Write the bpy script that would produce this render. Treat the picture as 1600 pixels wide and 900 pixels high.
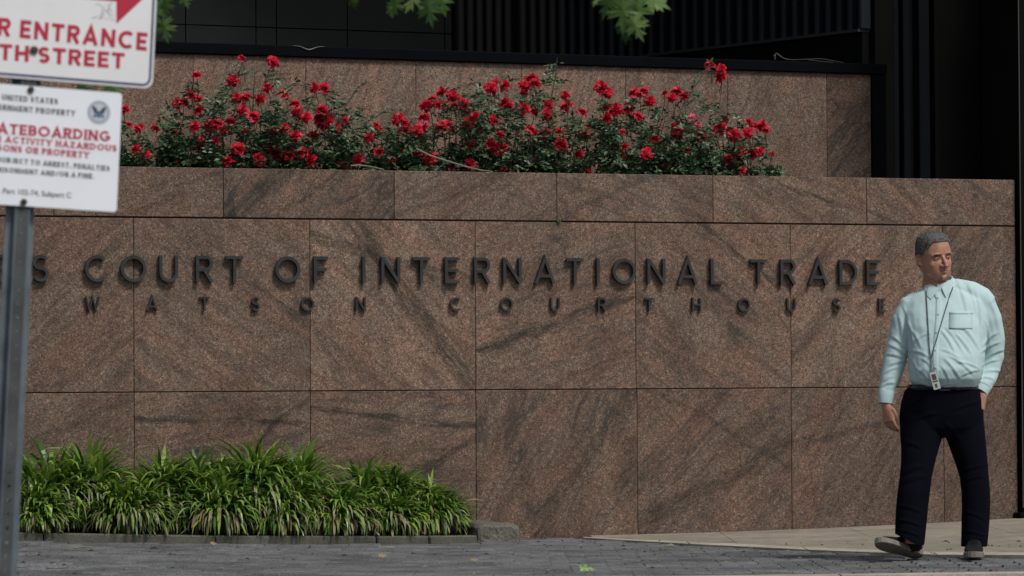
import bpy, bmesh, math, random
import numpy as np
from mathutils import Vector, Matrix, noise
from mathutils.bvhtree import BVHTree
random.seed(7); np.random.seed(7)
for o in list(bpy.data.objects): bpy.data.objects.remove(o)
S = bpy.context.scene; C = S.collection
R_ = math.radians

# ------------------------------------------------------------------ camera, sky, sun, exposure
F = 5760.0; CZ = 0.95; PITCH = 0.02604; ROLL = 0.006; CAM = Vector((0, 0, CZ))
FW = Vector((0, math.cos(PITCH), math.sin(PITCH)))
R0 = Vector((1, 0, 0)); U0 = Vector((0, -math.sin(PITCH), math.cos(PITCH)))
RV = math.cos(ROLL) * R0 - math.sin(ROLL) * U0; UV = math.cos(ROLL) * U0 + math.sin(ROLL) * R0
cd = bpy.data.cameras.new('camera'); cam = bpy.data.objects.new('camera', cd); C.objects.link(cam)
m = Matrix((RV, UV, -FW)).transposed().to_4x4(); m.translation = CAM; cam.matrix_world = m
cd.sensor_width = 36; cd.lens = 36 * F / 1600; cd.clip_start = 0.1; cd.clip_end = 3000
cd.dof.use_dof = True; cd.dof.focus_distance = 22.6; cd.dof.aperture_fstop = 9
S.camera = cam
SUN_EL, SUN_AZ = R_(52), R_(138)          # azimuth clockwise from +Y: the light comes from the right, camera side
w = bpy.data.worlds.new('World'); S.world = w; w.use_nodes = True
nt = w.node_tree; nt.nodes.clear()
sky = nt.nodes.new('ShaderNodeTexSky'); sky.sky_type = 'NISHITA'; sky.sun_disc = False
sky.sun_elevation = SUN_EL; sky.sun_rotation = SUN_AZ; sky.air_density = 1.0; sky.dust_density = 3.0; sky.ozone_density = 1.0
hs = nt.nodes.new('ShaderNodeHueSaturation'); hs.inputs['Saturation'].default_value = 0.45   # overcast: greyer sky
bg = nt.nodes.new('ShaderNodeBackground'); bg.inputs['Strength'].default_value = 0.062
wo = nt.nodes.new('ShaderNodeOutputWorld')
nt.links.new(sky.outputs[0], hs.inputs['Color']); nt.links.new(hs.outputs[0], bg.inputs[0]); nt.links.new(bg.outputs[0], wo.inputs[0])
sd = bpy.data.lights.new('sun', 'SUN'); sd.energy = 1.5; sd.angle = R_(11); sd.color = (1, 0.96, 0.9)
sun = bpy.data.objects.new('sun', sd); C.objects.link(sun)
sdir = Vector((math.sin(SUN_AZ) * math.cos(SUN_EL), math.cos(SUN_AZ) * math.cos(SUN_EL), math.sin(SUN_EL)))
sun.rotation_euler = (-sdir).to_track_quat('-Z', 'Y').to_euler()
S.view_settings.view_transform = 'Standard'; S.view_settings.look = 'None'
S.view_settings.exposure = 0.55; S.view_settings.gamma = 1
S.render.resolution_x = 1024; S.render.resolution_y = 576

# ------------------------------------------------------------------ geometry of the place
def ray(px, py): return FW + RV * ((px - 800) / F) - UV * ((py - 450) / F)
def at(px, py, Y): r = ray(px, py); return CAM + r * (Y / r.y)
def hit(px, py, P, n): r = ray(px, py); return CAM + r * ((P - CAM).dot(n) / r.dot(n))
class Plane:                               # a vertical plane given by two points; local x along it, y away from camera, z up
    def __init__(s, pxa, Ya, pxb, Yb):
        s.P = at(pxa, 600, Ya); q = at(pxb, 600, Yb); s.P.z = q.z = 0
        s.d = (q - s.P).normalized(); s.n = Vector((s.d.y, -s.d.x, 0)); s.a = math.atan2(s.d.y, s.d.x)
    def uz(s, px, py, off=0):
        h = hit(px, py, s.P + s.n * off, s.n); return (h - s.P).dot(s.d), h.z
    def w(s, u, z, off=0): return s.P + s.d * u + s.n * off + Vector((0, 0, z))
FRONT = Plane(60, 22.5, 1590, 24.8)
REAR = Plane(250, 24.0, 1360, 26.0)

# ground height, fitted to what the photograph shows of the ground
gp = [at(200, 841, 22.0), at(735, 845, 22.7), at(1480, 872, 19.75), at(1520, 874, 19.75), at(400, 900, 18.3), at(1200, 898, 18.3), at(1600, 893, 18.4), at(0, 903, 18.2), at(0, 842, 21.8), at(800, 899, 18.3)]
for px, py in ((860, 848), (1000, 839.6), (1236, 824.5), (1590, 808)): gp.append(hit(px, py, FRONT.P, FRONT.n))
A = np.array([[1, p.x, p.y - 21, p.x * (p.y - 21), p.x * p.x] for p in gp]); b = np.array([p.z for p in gp])
gk = np.linalg.lstsq(A, b, rcond=None)[0]
def g(x, y):
    x = max(-7, min(5.5, x)); y = max(17.5, min(26, y))
    z = float(gk[0] + gk[1] * x + gk[2] * (y - 21) + gk[3] * x * (y - 21) + gk[4] * x * x)
    k = max(0, min(1, (y - 18.3) / 1.1)); k = k * k * (3 - 2 * k); return z * k - .004 * (1 - k)
print('ground fit', gk, [round(g(p.x, p.y) - p.z, 3) for p in gp])

# ------------------------------------------------------------------ object helpers
def link(o, parent=None):
    C.objects.link(o)
    if parent is not None: o.parent = parent
    return o
def empty(name, label, cat, loc=(0, 0, 0), rz=0, group=None):
    o = bpy.data.objects.new(name, None); o.location = loc; o.rotation_euler = (0, 0, rz); o.empty_display_size = .1
    C.objects.link(o); return tag(o, label, cat, group)
def tag(o, label=None, cat=None, group=None, kind=None):
    if label: o['label'] = label
    if cat: o['category'] = cat
    if group: o['group'] = group
    if kind: o['kind'] = kind
    return o
def mesh(name, vs, fs, mat=None, parent=None, loc=None, smooth=False, mats=None, fm=None):
    me = bpy.data.meshes.new(name); me.from_pydata([tuple(v) for v in vs], [], fs); me.update()
    for mm in (mats or ([mat] if mat else [])): me.materials.append(mm)
    if fm is not None: me.polygons.foreach_set('material_index', fm)
    if smooth: me.polygons.foreach_set('use_smooth', [True] * len(me.polygons))
    o = bpy.data.objects.new(name, me)
    if loc is not None: o.location = loc
    return link(o, parent)
class MB:                                   # collects geometry for one mesh
    def __init__(s): s.v = []; s.f = []; s.m = []
    def add(s, vs, fs, mi=0):
        k = len(s.v); s.v += [Vector(v) for v in vs]; s.f += [tuple(i + k for i in f) for f in fs]; s.m += [mi] * len(fs)
    def box(s, a, b, mi=0):
        x0, y0, z0 = a; x1, y1, z1 = b
        s.add([(x0,y0,z0),(x1,y0,z0),(x1,y1,z0),(x0,y1,z0),(x0,y0,z1),(x1,y0,z1),(x1,y1,z1),(x0,y1,z1)],
              [(0,3,2,1),(4,5,6,7),(0,1,5,4),(1,2,6,5),(2,3,7,6),(3,0,4,7)], mi)
    def bbox(s, a, b, c=.004, mi=0):        # box with chamfered edges
        bm = bmesh.new(); bmesh.ops.create_cube(bm, size=1)
        for v in bm.verts: v.co = Vector([(a[i] + b[i]) / 2 + v.co[i] * (b[i] - a[i]) for i in range(3)])
        bmesh.ops.bevel(bm, geom=bm.edges[:], offset=c, segments=1, affect='EDGES')
        bm.verts.index_update(); s.add([v.co.copy() for v in bm.verts], [[v.index for v in f.verts] for f in bm.faces], mi); bm.free()
    def tube(s, pts, rad, n=6, mi=0, cap=True):
        pts = [Vector(p) for p in pts]; rads = rad if hasattr(rad, '__len__') else [rad] * len(pts)
        rings = []; ref = Vector((0.3, 0.2, 1)).normalized()
        for i, p in enumerate(pts):
            t = (pts[min(i + 1, len(pts) - 1)] - pts[max(i - 1, 0)]).normalized()
            a = t.cross(ref)
            if a.length < .05: a = t.cross(Vector((1, 0, 0)))
            a.normalize(); bb = t.cross(a); ref = ref if abs(t.dot(ref)) < .95 else Vector((1, 0, 0))
            rings.append([p + (a * math.cos(2*math.pi*k/n) + bb * math.sin(2*math.pi*k/n)) * rads[i] for k in range(n)])
        vs = [v for r in rings for v in r]; fs = []
        for i in range(len(pts) - 1):
            for k in range(n): fs.append((i*n+k, i*n+(k+1) % n, (i+1)*n+(k+1) % n, (i+1)*n+k))
        if cap: fs += [tuple(range(n))[::-1], tuple(range((len(pts)-1)*n, len(pts)*n))]
        s.add(vs, fs, mi)
    def loft(s, rings, mi=0):               # rings: lists of equal length; closed ends
        n = len(rings[0]); vs = [v for r in rings for v in r]; fs = []
        for i in range(len(rings) - 1):
            for k in range(n): fs.append((i*n+k, i*n+(k+1) % n, (i+1)*n+(k+1) % n, (i+1)*n+k))
        fs += [tuple(range(n))[::-1], tuple(range((len(rings)-1)*n, len(rings)*n))]
        s.add(vs, fs, mi)
    def build(s, name, mat=None, parent=None, smooth=False, mats=None, loc=None):
        return mesh(name, s.v, s.f, mat, parent, loc, smooth, mats, s.m if mats else None)
def smoothall(o, ang=None):
    o.data.polygons.foreach_set('use_smooth', [True] * len(o.data.polygons))

# ------------------------------------------------------------------ materials
class NT:
    def __init__(s, name):
        s.mat = bpy.data.materials.new(name); s.mat.use_nodes = True; s.t = s.mat.node_tree; s.b = s.t.nodes['Principled BSDF']
    def n(s, typ, **kw):
        nd = s.t.nodes.new(typ)
        for k, v in kw.items(): setattr(nd, k, v)
        return nd
    def l(s, a, b): s.t.links.new(a, b)
    def val(s, inp, v):
        if hasattr(v, 'links') or isinstance(v, bpy.types.NodeSocket): s.l(v, inp)
        else: inp.default_value = v
    def math(s, op, a, b=0.0, c=None, clamp=False):
        nd = s.n('ShaderNodeMath', operation=op, use_clamp=clamp); s.val(nd.inputs[0], a); s.val(nd.inputs[1], b)
        if c is not None: s.val(nd.inputs[2], c)
        return nd.outputs[0]
    def noise(s, vec, scale, detail=2, rough=.5, dist=0):
        nd = s.n('ShaderNodeTexNoise'); s.l(vec, nd.inputs['Vector']); nd.inputs['Scale'].default_value = scale
        nd.inputs['Detail'].default_value = detail; nd.inputs['Roughness'].default_value = rough; nd.inputs['Distortion'].default_value = dist
        return nd.outputs[0]
    def ramp(s, f, stops):
        nd = s.n('ShaderNodeValToRGB'); s.val(nd.inputs[0], f); e = nd.color_ramp.elements
        while len(e) < len(stops): e.new(.5)
        for i, (p, c) in enumerate(stops):
            e[i].position = p; e[i].color = (c, c, c, 1) if not hasattr(c, '__len__') else (*c, 1)
        return nd.outputs[0]
    def mix(s, f, a, b, typ='MIX'):
        nd = s.n('ShaderNodeMix', data_type='RGBA', blend_type=typ); s.val(nd.inputs[0], f)
        for i, v in ((6, a), (7, b)):
            if isinstance(v, tuple): nd.inputs[i].default_value = (*v, 1)
            else: s.l(v, nd.inputs[i])
        return nd.outputs[2]
    def bump(s, h, strength=.3, dist=.01):
        nd = s.n('ShaderNodeBump'); s.l(h, nd.inputs['Height']); nd.inputs['Strength'].default_value = strength; nd.inputs['Distance'].default_value = dist
        s.l(nd.outputs[0], s.b.inputs['Normal'])
def plain(name, col, rough=.6, metal=0, spec=.5, var=.0, scale=30, bump=0, wear=None):
    t = NT(name); t.b.inputs['Roughness'].default_value = rough; t.b.inputs['Metallic'].default_value = metal
    t.b.inputs['Specular IOR Level'].default_value = spec
    co = t.n('ShaderNodeTexCoord').outputs['Object']
    f = t.noise(co, scale, 4, .6)
    lo = tuple(c * (1 - var) for c in col); hi = tuple(min(1, c * (1 + var)) for c in col)
    t.l(t.ramp(f, [(.3, lo), (.7, hi)]), t.b.inputs['Base Color'])
    if bump: t.bump(f, bump, .004)
    return t.mat
def attr(t, name):
    nd = t.n('ShaderNodeAttribute', attribute_type='OBJECT', attribute_name=name); return nd.outputs['Fac']
def granite():
    t = NT('red_brown_granite'); t.b.inputs['Roughness'].default_value = .62; t.b.inputs['Specular IOR Level'].default_value = .3
    co = t.n('ShaderNodeTexCoord').outputs['Object']
    rnd = t.n('ShaderNodeObjectInfo').outputs['Random']
    cm = t.n('ShaderNodeCombineXYZ')
    for i, k in enumerate((37.0, 11.0, 53.0)): t.l(t.math('MULTIPLY', rnd, k), cm.inputs[i])
    rot = t.n('ShaderNodeVectorRotate', rotation_type='Y_AXIS'); t.l(co, rot.inputs['Vector']); t.l(attr(t, 'vein_angle'), rot.inputs['Angle'])
    def off(v, sc):
        mp = t.n('ShaderNodeMapping'); t.l(v, mp.inputs['Vector']); mp.inputs['Scale'].default_value = sc
        ad = t.n('ShaderNodeVectorMath', operation='ADD'); t.l(mp.outputs[0], ad.inputs[0]); t.l(cm.outputs[0], ad.inputs[1]); return ad.outputs[0]
    vb = off(rot.outputs[0], (.5, 1, 3.6)); vc = off(rot.outputs[0], (.8, 1, 3.0)); vd = off(rot.outputs[0], (4, 1, 26))
    plainv = off(co, (1, 1, 1))
    # speckle: mineral grains
    vo = t.n('ShaderNodeTexVoronoi'); t.l(plainv, vo.inputs['Vector']); vo.inputs['Scale'].default_value = 170
    sepc = t.n('ShaderNodeSeparateColor'); t.l(vo.outputs['Color'], sepc.inputs[0])
    grain = t.ramp(sepc.outputs[0], [(0, (.07, .050, .038)), (.2, (.140, .094, .067)), (.5, (.208, .139, .100)), (.78, (.245, .168, .122)), (.93, (.30, .215, .16)), (1, (.42, .34, .26))])
    vo2 = t.n('ShaderNodeTexVoronoi'); t.l(plainv, vo2.inputs['Vector']); vo2.inputs['Scale'].default_value = 60
    s2 = t.n('ShaderNodeSeparateColor'); t.l(vo2.outputs['Color'], s2.inputs[0])
    grain = t.mix(1.0, grain, t.ramp(s2.outputs[0], [(0, .8), (.5, 1.0), (1, 1.2)]), 'MULTIPLY')
    # reddish clouds
    red = t.ramp(t.noise(vc, 2.2, 4, .6, .6), [(.42, 0.0), (.62, 1.0)])
    grain = t.mix(t.math('MULTIPLY', red, .34), grain, t.mix(1.0, grain, (1.38, .88, .74), 'MULTIPLY'))
    # broad grey/dark bands along the bedding
    band = t.ramp(t.noise(vb, 1.5, 4, .62, .9), [(.42, .0), (.5, .4), (.57, 1.0)])
    st = attr(t, 'vein_strength')
    grain = t.mix(t.math('MULTIPLY', band, t.math('MULTIPLY', st, .5), clamp=True), grain, t.mix(1.0, grain, (.52, .56, .57), 'MULTIPLY'))
    # fine strands
    strands = t.ramp(t.noise(vd, .8, 4, .62, .35), [(.5, 0.0), (.62, 1.0)])
    grain = t.mix(t.math('MULTIPLY', strands, .62), grain, t.mix(1.0, grain, (.55, .55, .56), 'MULTIPLY'))
    # thin dark veins where a noise crosses its middle
    ab = t.math('ABSOLUTE', t.math('SUBTRACT', t.noise(vc, 1.15, 5, .6, 1.0), .5))
    vein = t.math('SUBTRACT', 1.0, t.math('MULTIPLY', ab, 30.0), clamp=True)
    patch = t.ramp(t.noise(plainv, 2.6, 2), [(.42, 0.0), (.55, 1.0)])
    vein = t.math('MULTIPLY', t.math('MULTIPLY', vein, patch), st, clamp=True)
    grain = t.mix(t.math('MULTIPLY', vein, .8), grain, (.035, .034, .034))
    # single strong bands at their own place and slope
    for k in '123':
        rt = t.n('ShaderNodeVectorRotate', rotation_type='Y_AXIS'); t.l(co, rt.inputs['Vector']); t.l(attr(t, 'band_angle_' + k), rt.inputs['Angle'])
        sp = t.n('ShaderNodeSeparateXYZ'); t.l(rt.outputs[0], sp.inputs[0])
        wv = t.math('MULTIPLY', t.math('SUBTRACT', t.noise(off(rt.outputs[0], (1, 1, 1)), 3.4, 5, .65), .5), .17)
        zz = t.math('DIVIDE', t.math('ADD', t.math('SUBTRACT', sp.outputs[2], attr(t, 'band_place_' + k)), wv), attr(t, 'band_width_' + k))
        z4 = t.math('MULTIPLY', t.math('MULTIPLY', zz, zz), t.math('MULTIPLY', zz, zz)); gs = t.math('POWER', 2.718, t.math('MULTIPLY', z4, -1.0))
        tex = t.ramp(t.noise(off(rt.outputs[0], (5, 1, 34)), 1.0, 5, .7), [(.38, .12), (.56, 1.0)])
        grain = t.mix(t.math('MULTIPLY', t.math('MULTIPLY', gs, tex), attr(t, 'band_strength_' + k), clamp=True), grain, t.mix(1.0, grain, (.34, .38, .38), 'MULTIPLY'))
    # weather: dim large stains and drips
    stain = t.ramp(t.noise(off(co, (3, 1, .9)), 1.6, 4, .6), [(.3, .74), (.65, 1.08)])
    grain = t.mix(1.0, grain, stain, 'MULTIPLY')
    tone = t.n('ShaderNodeCombineColor')
    for i in range(3): t.l(t.math('MULTIPLY', attr(t, 'tone'), (.80, .815, .83)[i]), tone.inputs[i])
    grain = t.mix(1.0, grain, tone.outputs[0], 'MULTIPLY')
    t.l(grain, t.b.inputs['Base Color'])
    t.bump(t.noise(plainv, 160, 2), .35, .002)
    return t.mat
def leafmat(name, c1, c2, c3, rough=.5, trans=.25, spec=.35):
    t = NT(name); r = t.n('ShaderNodeNewGeometry').outputs['Random Per Island']
    col = t.ramp(r, [(0, c1), (.5, c2), (1, c3)])
    t.l(col, t.b.inputs['Base Color']); t.b.inputs['Roughness'].default_value = rough; t.b.inputs['Specular IOR Level'].default_value = spec
    tr = t.n('ShaderNodeBsdfTranslucent'); t.l(col, tr.inputs['Color'])
    mx = t.n('ShaderNodeMixShader'); mx.inputs[0].default_value = trans
    t.l(t.b.outputs[0], mx.inputs[1]); t.l(tr.outputs[0], mx.inputs[2]); t.l(mx.outputs[0], t.t.nodes['Material Output'].inputs['Surface'])
    return t.mat
def groundmat(name, base, dark, light, sc=1.0, rough=.85, grime=.5):
    t = NT(name); t.b.inputs['Roughness'].default_value = rough; t.b.inputs['Specular IOR Level'].default_value = .25
    co = t.n('ShaderNodeNewGeometry').outputs['Position']
    fine = t.noise(co, 140 * sc, 3, .7)
    c = t.ramp(fine, [(.3, dark), (.5, base), (.72, light)])
    big = t.ramp(t.noise(co, 1.7 * sc, 5, .65), [(.3, 1 - grime), (.62, 1.05)])
    c = t.mix(1.0, c, big, 'MULTIPLY')
    mid = t.ramp(t.noise(co, 11 * sc, 3, .6), [(.3, .8), (.7, 1.1)]); c = t.mix(1.0, c, mid, 'MULTIPLY')
    r = t.n('ShaderNodeNewGeometry').outputs['Random Per Island']
    c = t.mix(1.0, c, t.ramp(r, [(0, .78), (1, 1.18)]), 'MULTIPLY')
    t.l(c, t.b.inputs['Base Color']); t.bump(fine, .4, .004); return t.mat
M = {}
M['granite'] = granite()
M['joint'] = plain('dark_joint', (.06, .04, .032), .9)
M['cap'] = plain('black_metal_cap', (.0014, .002, .0036), .7, 0, .06, .3, 8)
M['black'] = plain('black_panel', (.0022, .0026, .0022), .7, 0, .08, .3, 3)
M['glass'] = plain('dark_green_panel', (.0055, .0095, .0075), .5, 0, .2, .25, 2)
M['finA'] = plain('warm_dark_fin', (.024, .023, .021), .6, 0, .2, .3, 3)
M['finB'] = plain('blue_dark_fin', (.009, .0125, .016), .6, 0, .2, .3, 3)
M['mull'] = plain('recess_mullion', (.0035, .0045, .006), .6, 0, .1)
M['trim'] = plain('edge_trim', (.05, .05, .045), .5, .3)
M['bronze'] = plain('dark_bronze', (.032, .034, .037), .30, .3, .7, .5, 4)
M['ground'] = groundmat('paving_bed', (.05, .052, .055), (.03, .03, .032), (.08, .08, .08))
M['paver'] = groundmat('blue_grey_paver', (.145, .15, .156), (.075, .078, .082), (.25, .256, .265), 1, .8, .45)
M['walk'] = groundmat('beige_concrete', (.285, .25, .20), (.18, .155, .12), (.40, .36, .30), .8, .9, .35)
M['walkstrip'] = groundmat('pale_concrete_edge', (.42, .39, .32), (.28, .26, .21), (.54, .5, .43), .9, .9, .3)
M['road'] = groundmat('asphalt', (.05, .05, .052), (.03, .03, .03), (.08, .08, .08))
M['kerb'] = groundmat('kerb_concrete', (.105, .105, .085), (.06, .06, .05), (.15, .15, .125), .8, .9, .4)
M['block'] = groundmat('worn_concrete', (.15, .145, .12), (.08, .08, .065), (.26, .25, .22), .6, .9, .35)
M['soil'] = groundmat('dark_mulch', (.02, .015, .01), (.01, .008, .006), (.04, .03, .02), .5, 1, .4)
M['liri'] = leafmat('liriope_green', (.035, .095, .014), (.12, .24, .03), (.33, .46, .09), .38, .35, .6)
M['liri_pale'] = leafmat('liriope_old_blades', (.12, .15, .06), (.30, .31, .19), (.22, .13, .07), .6, .2, .4)
M['roseleaf'] = leafmat('rose_leaf', (.02, .046, .02), (.042, .088, .038), (.11, .17, .085), .45, .12, .5)
M['stem'] = plain('rose_stem', (.035, .045, .025), .6, var=.4)
M['petal'] = leafmat('red_petal', (.22, .003, .010), (.50, .006, .022), (.74, .03, .085), .5, .25, .3)
M['petalpink'] = leafmat('faded_petal', (.7, .05, .09), (.8, .12, .2), (.8, .3, .38), .5, .25, .3)
M['twig'] = plain('pale_dry_stem', (.2, .18, .13), .8)
M['treeleaf'] = leafmat('tree_leaf', (.035, .085, .014), (.07, .15, .03), (.2, .3, .10), .45, .35, .4)
M['bark'] = plain('bark', (.06, .05, .04), .9, var=.5, bump=.5)

# ------------------------------------------------------------------ ground, road, paving
def sheet(name, poly_fn, nx, ny, mat, lift, parent=None):
    vs = []; fs = []
    for j in range(ny + 1):
        for i in range(nx + 1):
            x, y = poly_fn(i / nx, j / ny); vs.append((x, y, g(x, y) + lift))
    for j in range(ny):
        for i in range(nx): a = j*(nx+1)+i; fs.append((a, a+1, a+nx+2, a+nx+1))
    return mesh(name, vs, fs, mat, parent)
def gpt(px, py):                            # where a ray meets the ground surface
    r = ray(px, py); t = CZ / -r.z
    for _ in range(12): q = CAM + r * t; t = (CZ - g(q.x, q.y)) / -r.z
    return CAM + r * t
KN = lambda x: 18.12 + .13 * (x - 2.5)     # line of the street kerb at the bottom of the frame
tag(mesh('road', [(-1500,-1500,-.2),(1500,-1500,-.2),(1500,1500,-.2),(-1500,1500,-.2)], [(0,1,2,3)], M['road']), kind='structure')
base = sheet('ground', lambda u, v: (-16 + 30*u, KN(-16+30*u) + v * (36 - KN(-16+30*u))), 60, 60, M['ground'], -.022)
tag(base, kind='structure')
# boundary between pavers and the beige walk (plan view)
B0 = hit(862, 848.5, FRONT.P, FRONT.n); B1 = gpt(1400, 867); B2 = gpt(1600, 872.5)
bl = [(B0.x, B0.y), (B1.x, B1.y), (B2.x, B2.y), (B2.x + 8, B2.y - .35)]
print('boundary', bl)
def by(x):
    for (x0, y0), (x1, y1) in zip(bl, bl[1:]):
        if x <= x1: return y0 + (y1 - y0) * max(0, (x - x0)) / (x1 - x0)
    return bl[-1][1]
def wy(x): return FRONT.P.y + (x - FRONT.P.x) * FRONT.d.y / FRONT.d.x
# beds: kerb line is parallel to the wall
KOFF = .62
pav = MB(); y = 17.95; row = 0
rr = random.Random(3)
while y < 23.4:
    x = -5.2 + (row % 2) * .1
    while x < 6.4:
        L, W = .197, .096
        yc = y + W / 2; xc = x + L / 2
        lim = min(by(xc) - .06, wy(xc) - (KOFF + .13) / math.cos(FRONT.a) if xc < -.2 else 99, wy(xc) - .01)
        if yc < lim and yc > KN(xc) + .18:
            h = g(xc, yc) + rr.uniform(-.004, .003); tx, ty = rr.uniform(-.003, .003), rr.uniform(-.003, .003)
            vs = []
            for (dx, dy, dz) in ((-.5,-.5,-.012),(.5,-.5,-.012),(.5,.5,-.012),(-.5,.5,-.012),(-.47,-.44,0),(.47,-.44,0),(.47,.44,0),(-.47,.44,0)):
                vs.append((xc + dx*L, yc + dy*W, h + dz + dx*tx + dy*ty))
            pav.add(vs, [(4,5,6,7),(0,1,5,4),(1,2,6,5),(2,3,7,6),(3,0,4,7)])
        x += .2
    y += .1; row += 1
tag(pav.build('brick_pavers', M['paver']), 'blue grey brick pavers laid in courses in front of the wall', 'paving', kind='stuff')
# beige walk in slabs between the paver boundary and the wall
walk = empty('beige_sidewalk', 'beige concrete slab sidewalk widening to the right below the granite wall', 'sidewalk'); walk['kind'] = 'structure'
sw = lambda x: max(.06, min(.42, (min(wy(x), wy(3.4)) - by(x)) * .4))
xs = [B0.x + .25, B0.x + 1.1, B0.x + 1.95, B0.x + 2.8, B0.x + 3.65, B0.x + 4.5, B0.x + 5.4, B0.x + 6.6]
for i in range(len(xs) - 1):
    for j in range(2):
        def cp(u, v, i=i, j=j):
            x = xs[i] + .002 + (xs[i+1] - xs[i] - .004) * u
            top = wy(x) - .004 if x < 3.45 else wy(3.45) + .9
            lo = by(x) + sw(x) + .012; t0, t1 = j * .5, j * .5 + .5
            y0 = lo + (top - lo) * t0 + .002; y1 = lo + (top - lo) * t1 - .002
            return x, y0 + (y1 - y0) * v
        n = 6; vs = []; fs = []
        for b_ in range(n+1):
            for a_ in range(n+1):
                x, y_ = cp(a_/n, b_/n); vs.append((x, y_, g(x, y_) + .004))
        for b_ in range(n):
            for a_ in range(n): k = b_*(n+1)+a_; fs.append((k, k+1, k+n+2, k+n+1))
        k = len(vs); ring = [a_ for a_ in range(n+1)] + [b_*(n+1)+n for b_ in range(1, n+1)] + [n*(n+1)+a_ for a_ in range(n-1, -1, -1)] + [b_*(n+1) for b_ in range(n-1, 0, -1)]
        vs += [(vs[r][0], vs[r][1], vs[r][2] - .03) for r in ring]
        for q in range(len(ring)): q2 = (q+1) % len(ring); fs.append((ring[q], k+q, k+q2, ring[q2]))
        mesh('paving_slab', vs, fs, M['walk'], walk)
for i in range(12):
    x0, x1 = B0.x + .2 + i * .62, B0.x + .2 + i * .62 + .612
    mb = MB(); vs = []
    for x in (x0, x1):
        yb = by(x); vs += [(x, yb, g(x, yb) + .008), (x, yb + sw(x), g(x, yb + sw(x)) + .006), (x, yb, g(x, yb) - .04), (x, yb + sw(x), g(x, yb) - .04)]
    mb.add(vs, [(0,4,5,1),(0,2,6,4),(1,5,7,3),(0,1,3,2),(4,6,7,5)])
    mb.build('edging_stone', M['walkstrip'], walk)
# street kerb just inside the bottom right of the frame
kb = empty('street_kerb', 'pale granite kerb at the bottom right edge by the road', 'kerb'); kb['kind'] = 'structure'
for i in range(14):
    x0 = -6 + i * .95; mb = MB(); vs = []
    for x in (x0, x0 + .94):
        for yy, zz in ((KN(x) - .02, -.25), (KN(x) - .02, 0), (KN(x) + .15, 0), (KN(x) + .15, -.25)): vs.append((x, yy, zz + (g(x, 18.3) + .012 if zz == 0 else 0)))
    mb.add(vs, [(0,4,5,1),(1,5,6,2),(2,6,7,3),(0,1,2,3),(4,7,6,5)])
    mb.build('kerb_stone', M['walkstrip'], kb)

# ------------------------------------------------------------------ granite walls
rw = random.Random(11)
slabs = []
def slab(parent, u0, u1, z0, z1, thick=.05, gap=.0025, ang=None, st=None, tone=None, proud=0):
    mb = MB(); hu, hz = (u1 - u0)/2 - gap*.5, (z1 - z0)/2 - gap
    mb.bbox((-hu, -thick/2, -hz), (hu, thick/2, hz), .0025)
    o = mb.build('slab', M['granite'], parent, loc=((u0+u1)/2, thick/2 - proud, (z0+z1)/2))
    o['vein_angle'] = rw.uniform(-1.2, 1.2) if ang is None else R_(ang)
    o['vein_strength'] = rw.uniform(.5, .9) if st is None else st
    o['tone'] = rw.uniform(.9, 1.08) if tone is None else tone
    slabs.append((o, u0, u1, z0, z1)); return o
fu = lambda px, py: FRONT.uz(px, py)[0]
fz = lambda px, py: FRONT.uz(px, py)[1]
ZT = fz(800, 268.5); Z1 = fz(800, 345); Z2 = fz(800, 609)
UL, UR = fu(60, 450) - 3.6, fu(1587.5, 450)
front = empty('granite_wall', 'front wall of brown granite slabs carrying the dark metal courthouse lettering', 'wall', FRONT.P, FRONT.a)
top = [fu(x, 305) for x in (-183, 84, 349, 616, 870, 1114, 1354)]
mid = [fu(x, 475) for x in (-350, -67, 209, 484.5, 743, 993, 1235.5, 1473)]
bot = [fu(x, 720) for x in (-350, -67, 210, 485.5, 744, 996, 1237, 1475)]
topA = [(20, .5, .95), (30, .6, .95), (15, .5, .95), (50, 1.0, .9), (35, .6, .98), (-25, .6, 1.0), (-30, .5, 1.0), (-40, .6, .95)]
midA = [(20, .5, .9), (30, .5, .92), (40, .3, .92), (-35, .3, .97), (-44, .35, 1.24), (22, .55, 1.06), (-35, .6, 1.02), (45, .6, 1.1), (55, .6, .9)]
botA = [(20, .5, .9), (20, .5, .92), (30, .4, .92), (8, .7, .98), (6, .6, .98), (58, .8, .95), (40, .6, .88), (55, .6, .82), (60, .4, .7)]
for edges, za, zb, att in ((top, Z1, ZT, topA), (mid, Z2, Z1 - .004, midA), (bot, -.35, Z2, botA)):
    e = [UL] + edges + [UR]
    for i in range(len(e) - 1): a_ = att[min(i, len(att)-1)]; slab(front, e[i], e[i+1], za, zb, ang=a_[0], st=a_[1], tone=a_[2], proud=rw.uniform(0, .0015), gap=.003 if za != Z1 else .0035)
BANDS = [((560,360),(738,600),.075,.95), ((485,372),(560,392),.035,.8), ((745,548),(900,494),.028,1), ((1125,378),(1236,458),.02,.9), ((1290,500),(1400,360),.035,.6),
  ((485,640),(744,668),.022,1), ((640,742),(744,690),.03,.9), ((210,655),(485,662),.022,1), ((420,672),(485,622),.018,.9), ((900,740),(960,640),.035,.7),
  ((1100,765),(1230,690),.06,.7), ((1265,690),(1390,660),.04,.5), ((370,330),(450,262),.05,.8), ((420,338),(485,298),.014,1), ((1290,310),(1350,332),.014,.9),
  ((1000,600),(1090,650),.02,.6), ((270,360),(345,412),.02,.7), ((890,332),(1000,282),.03,.5), ((640,330),(760,285),.03,.5), ((60,690),(180,630),.03,.6)]
cnt = {}
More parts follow.
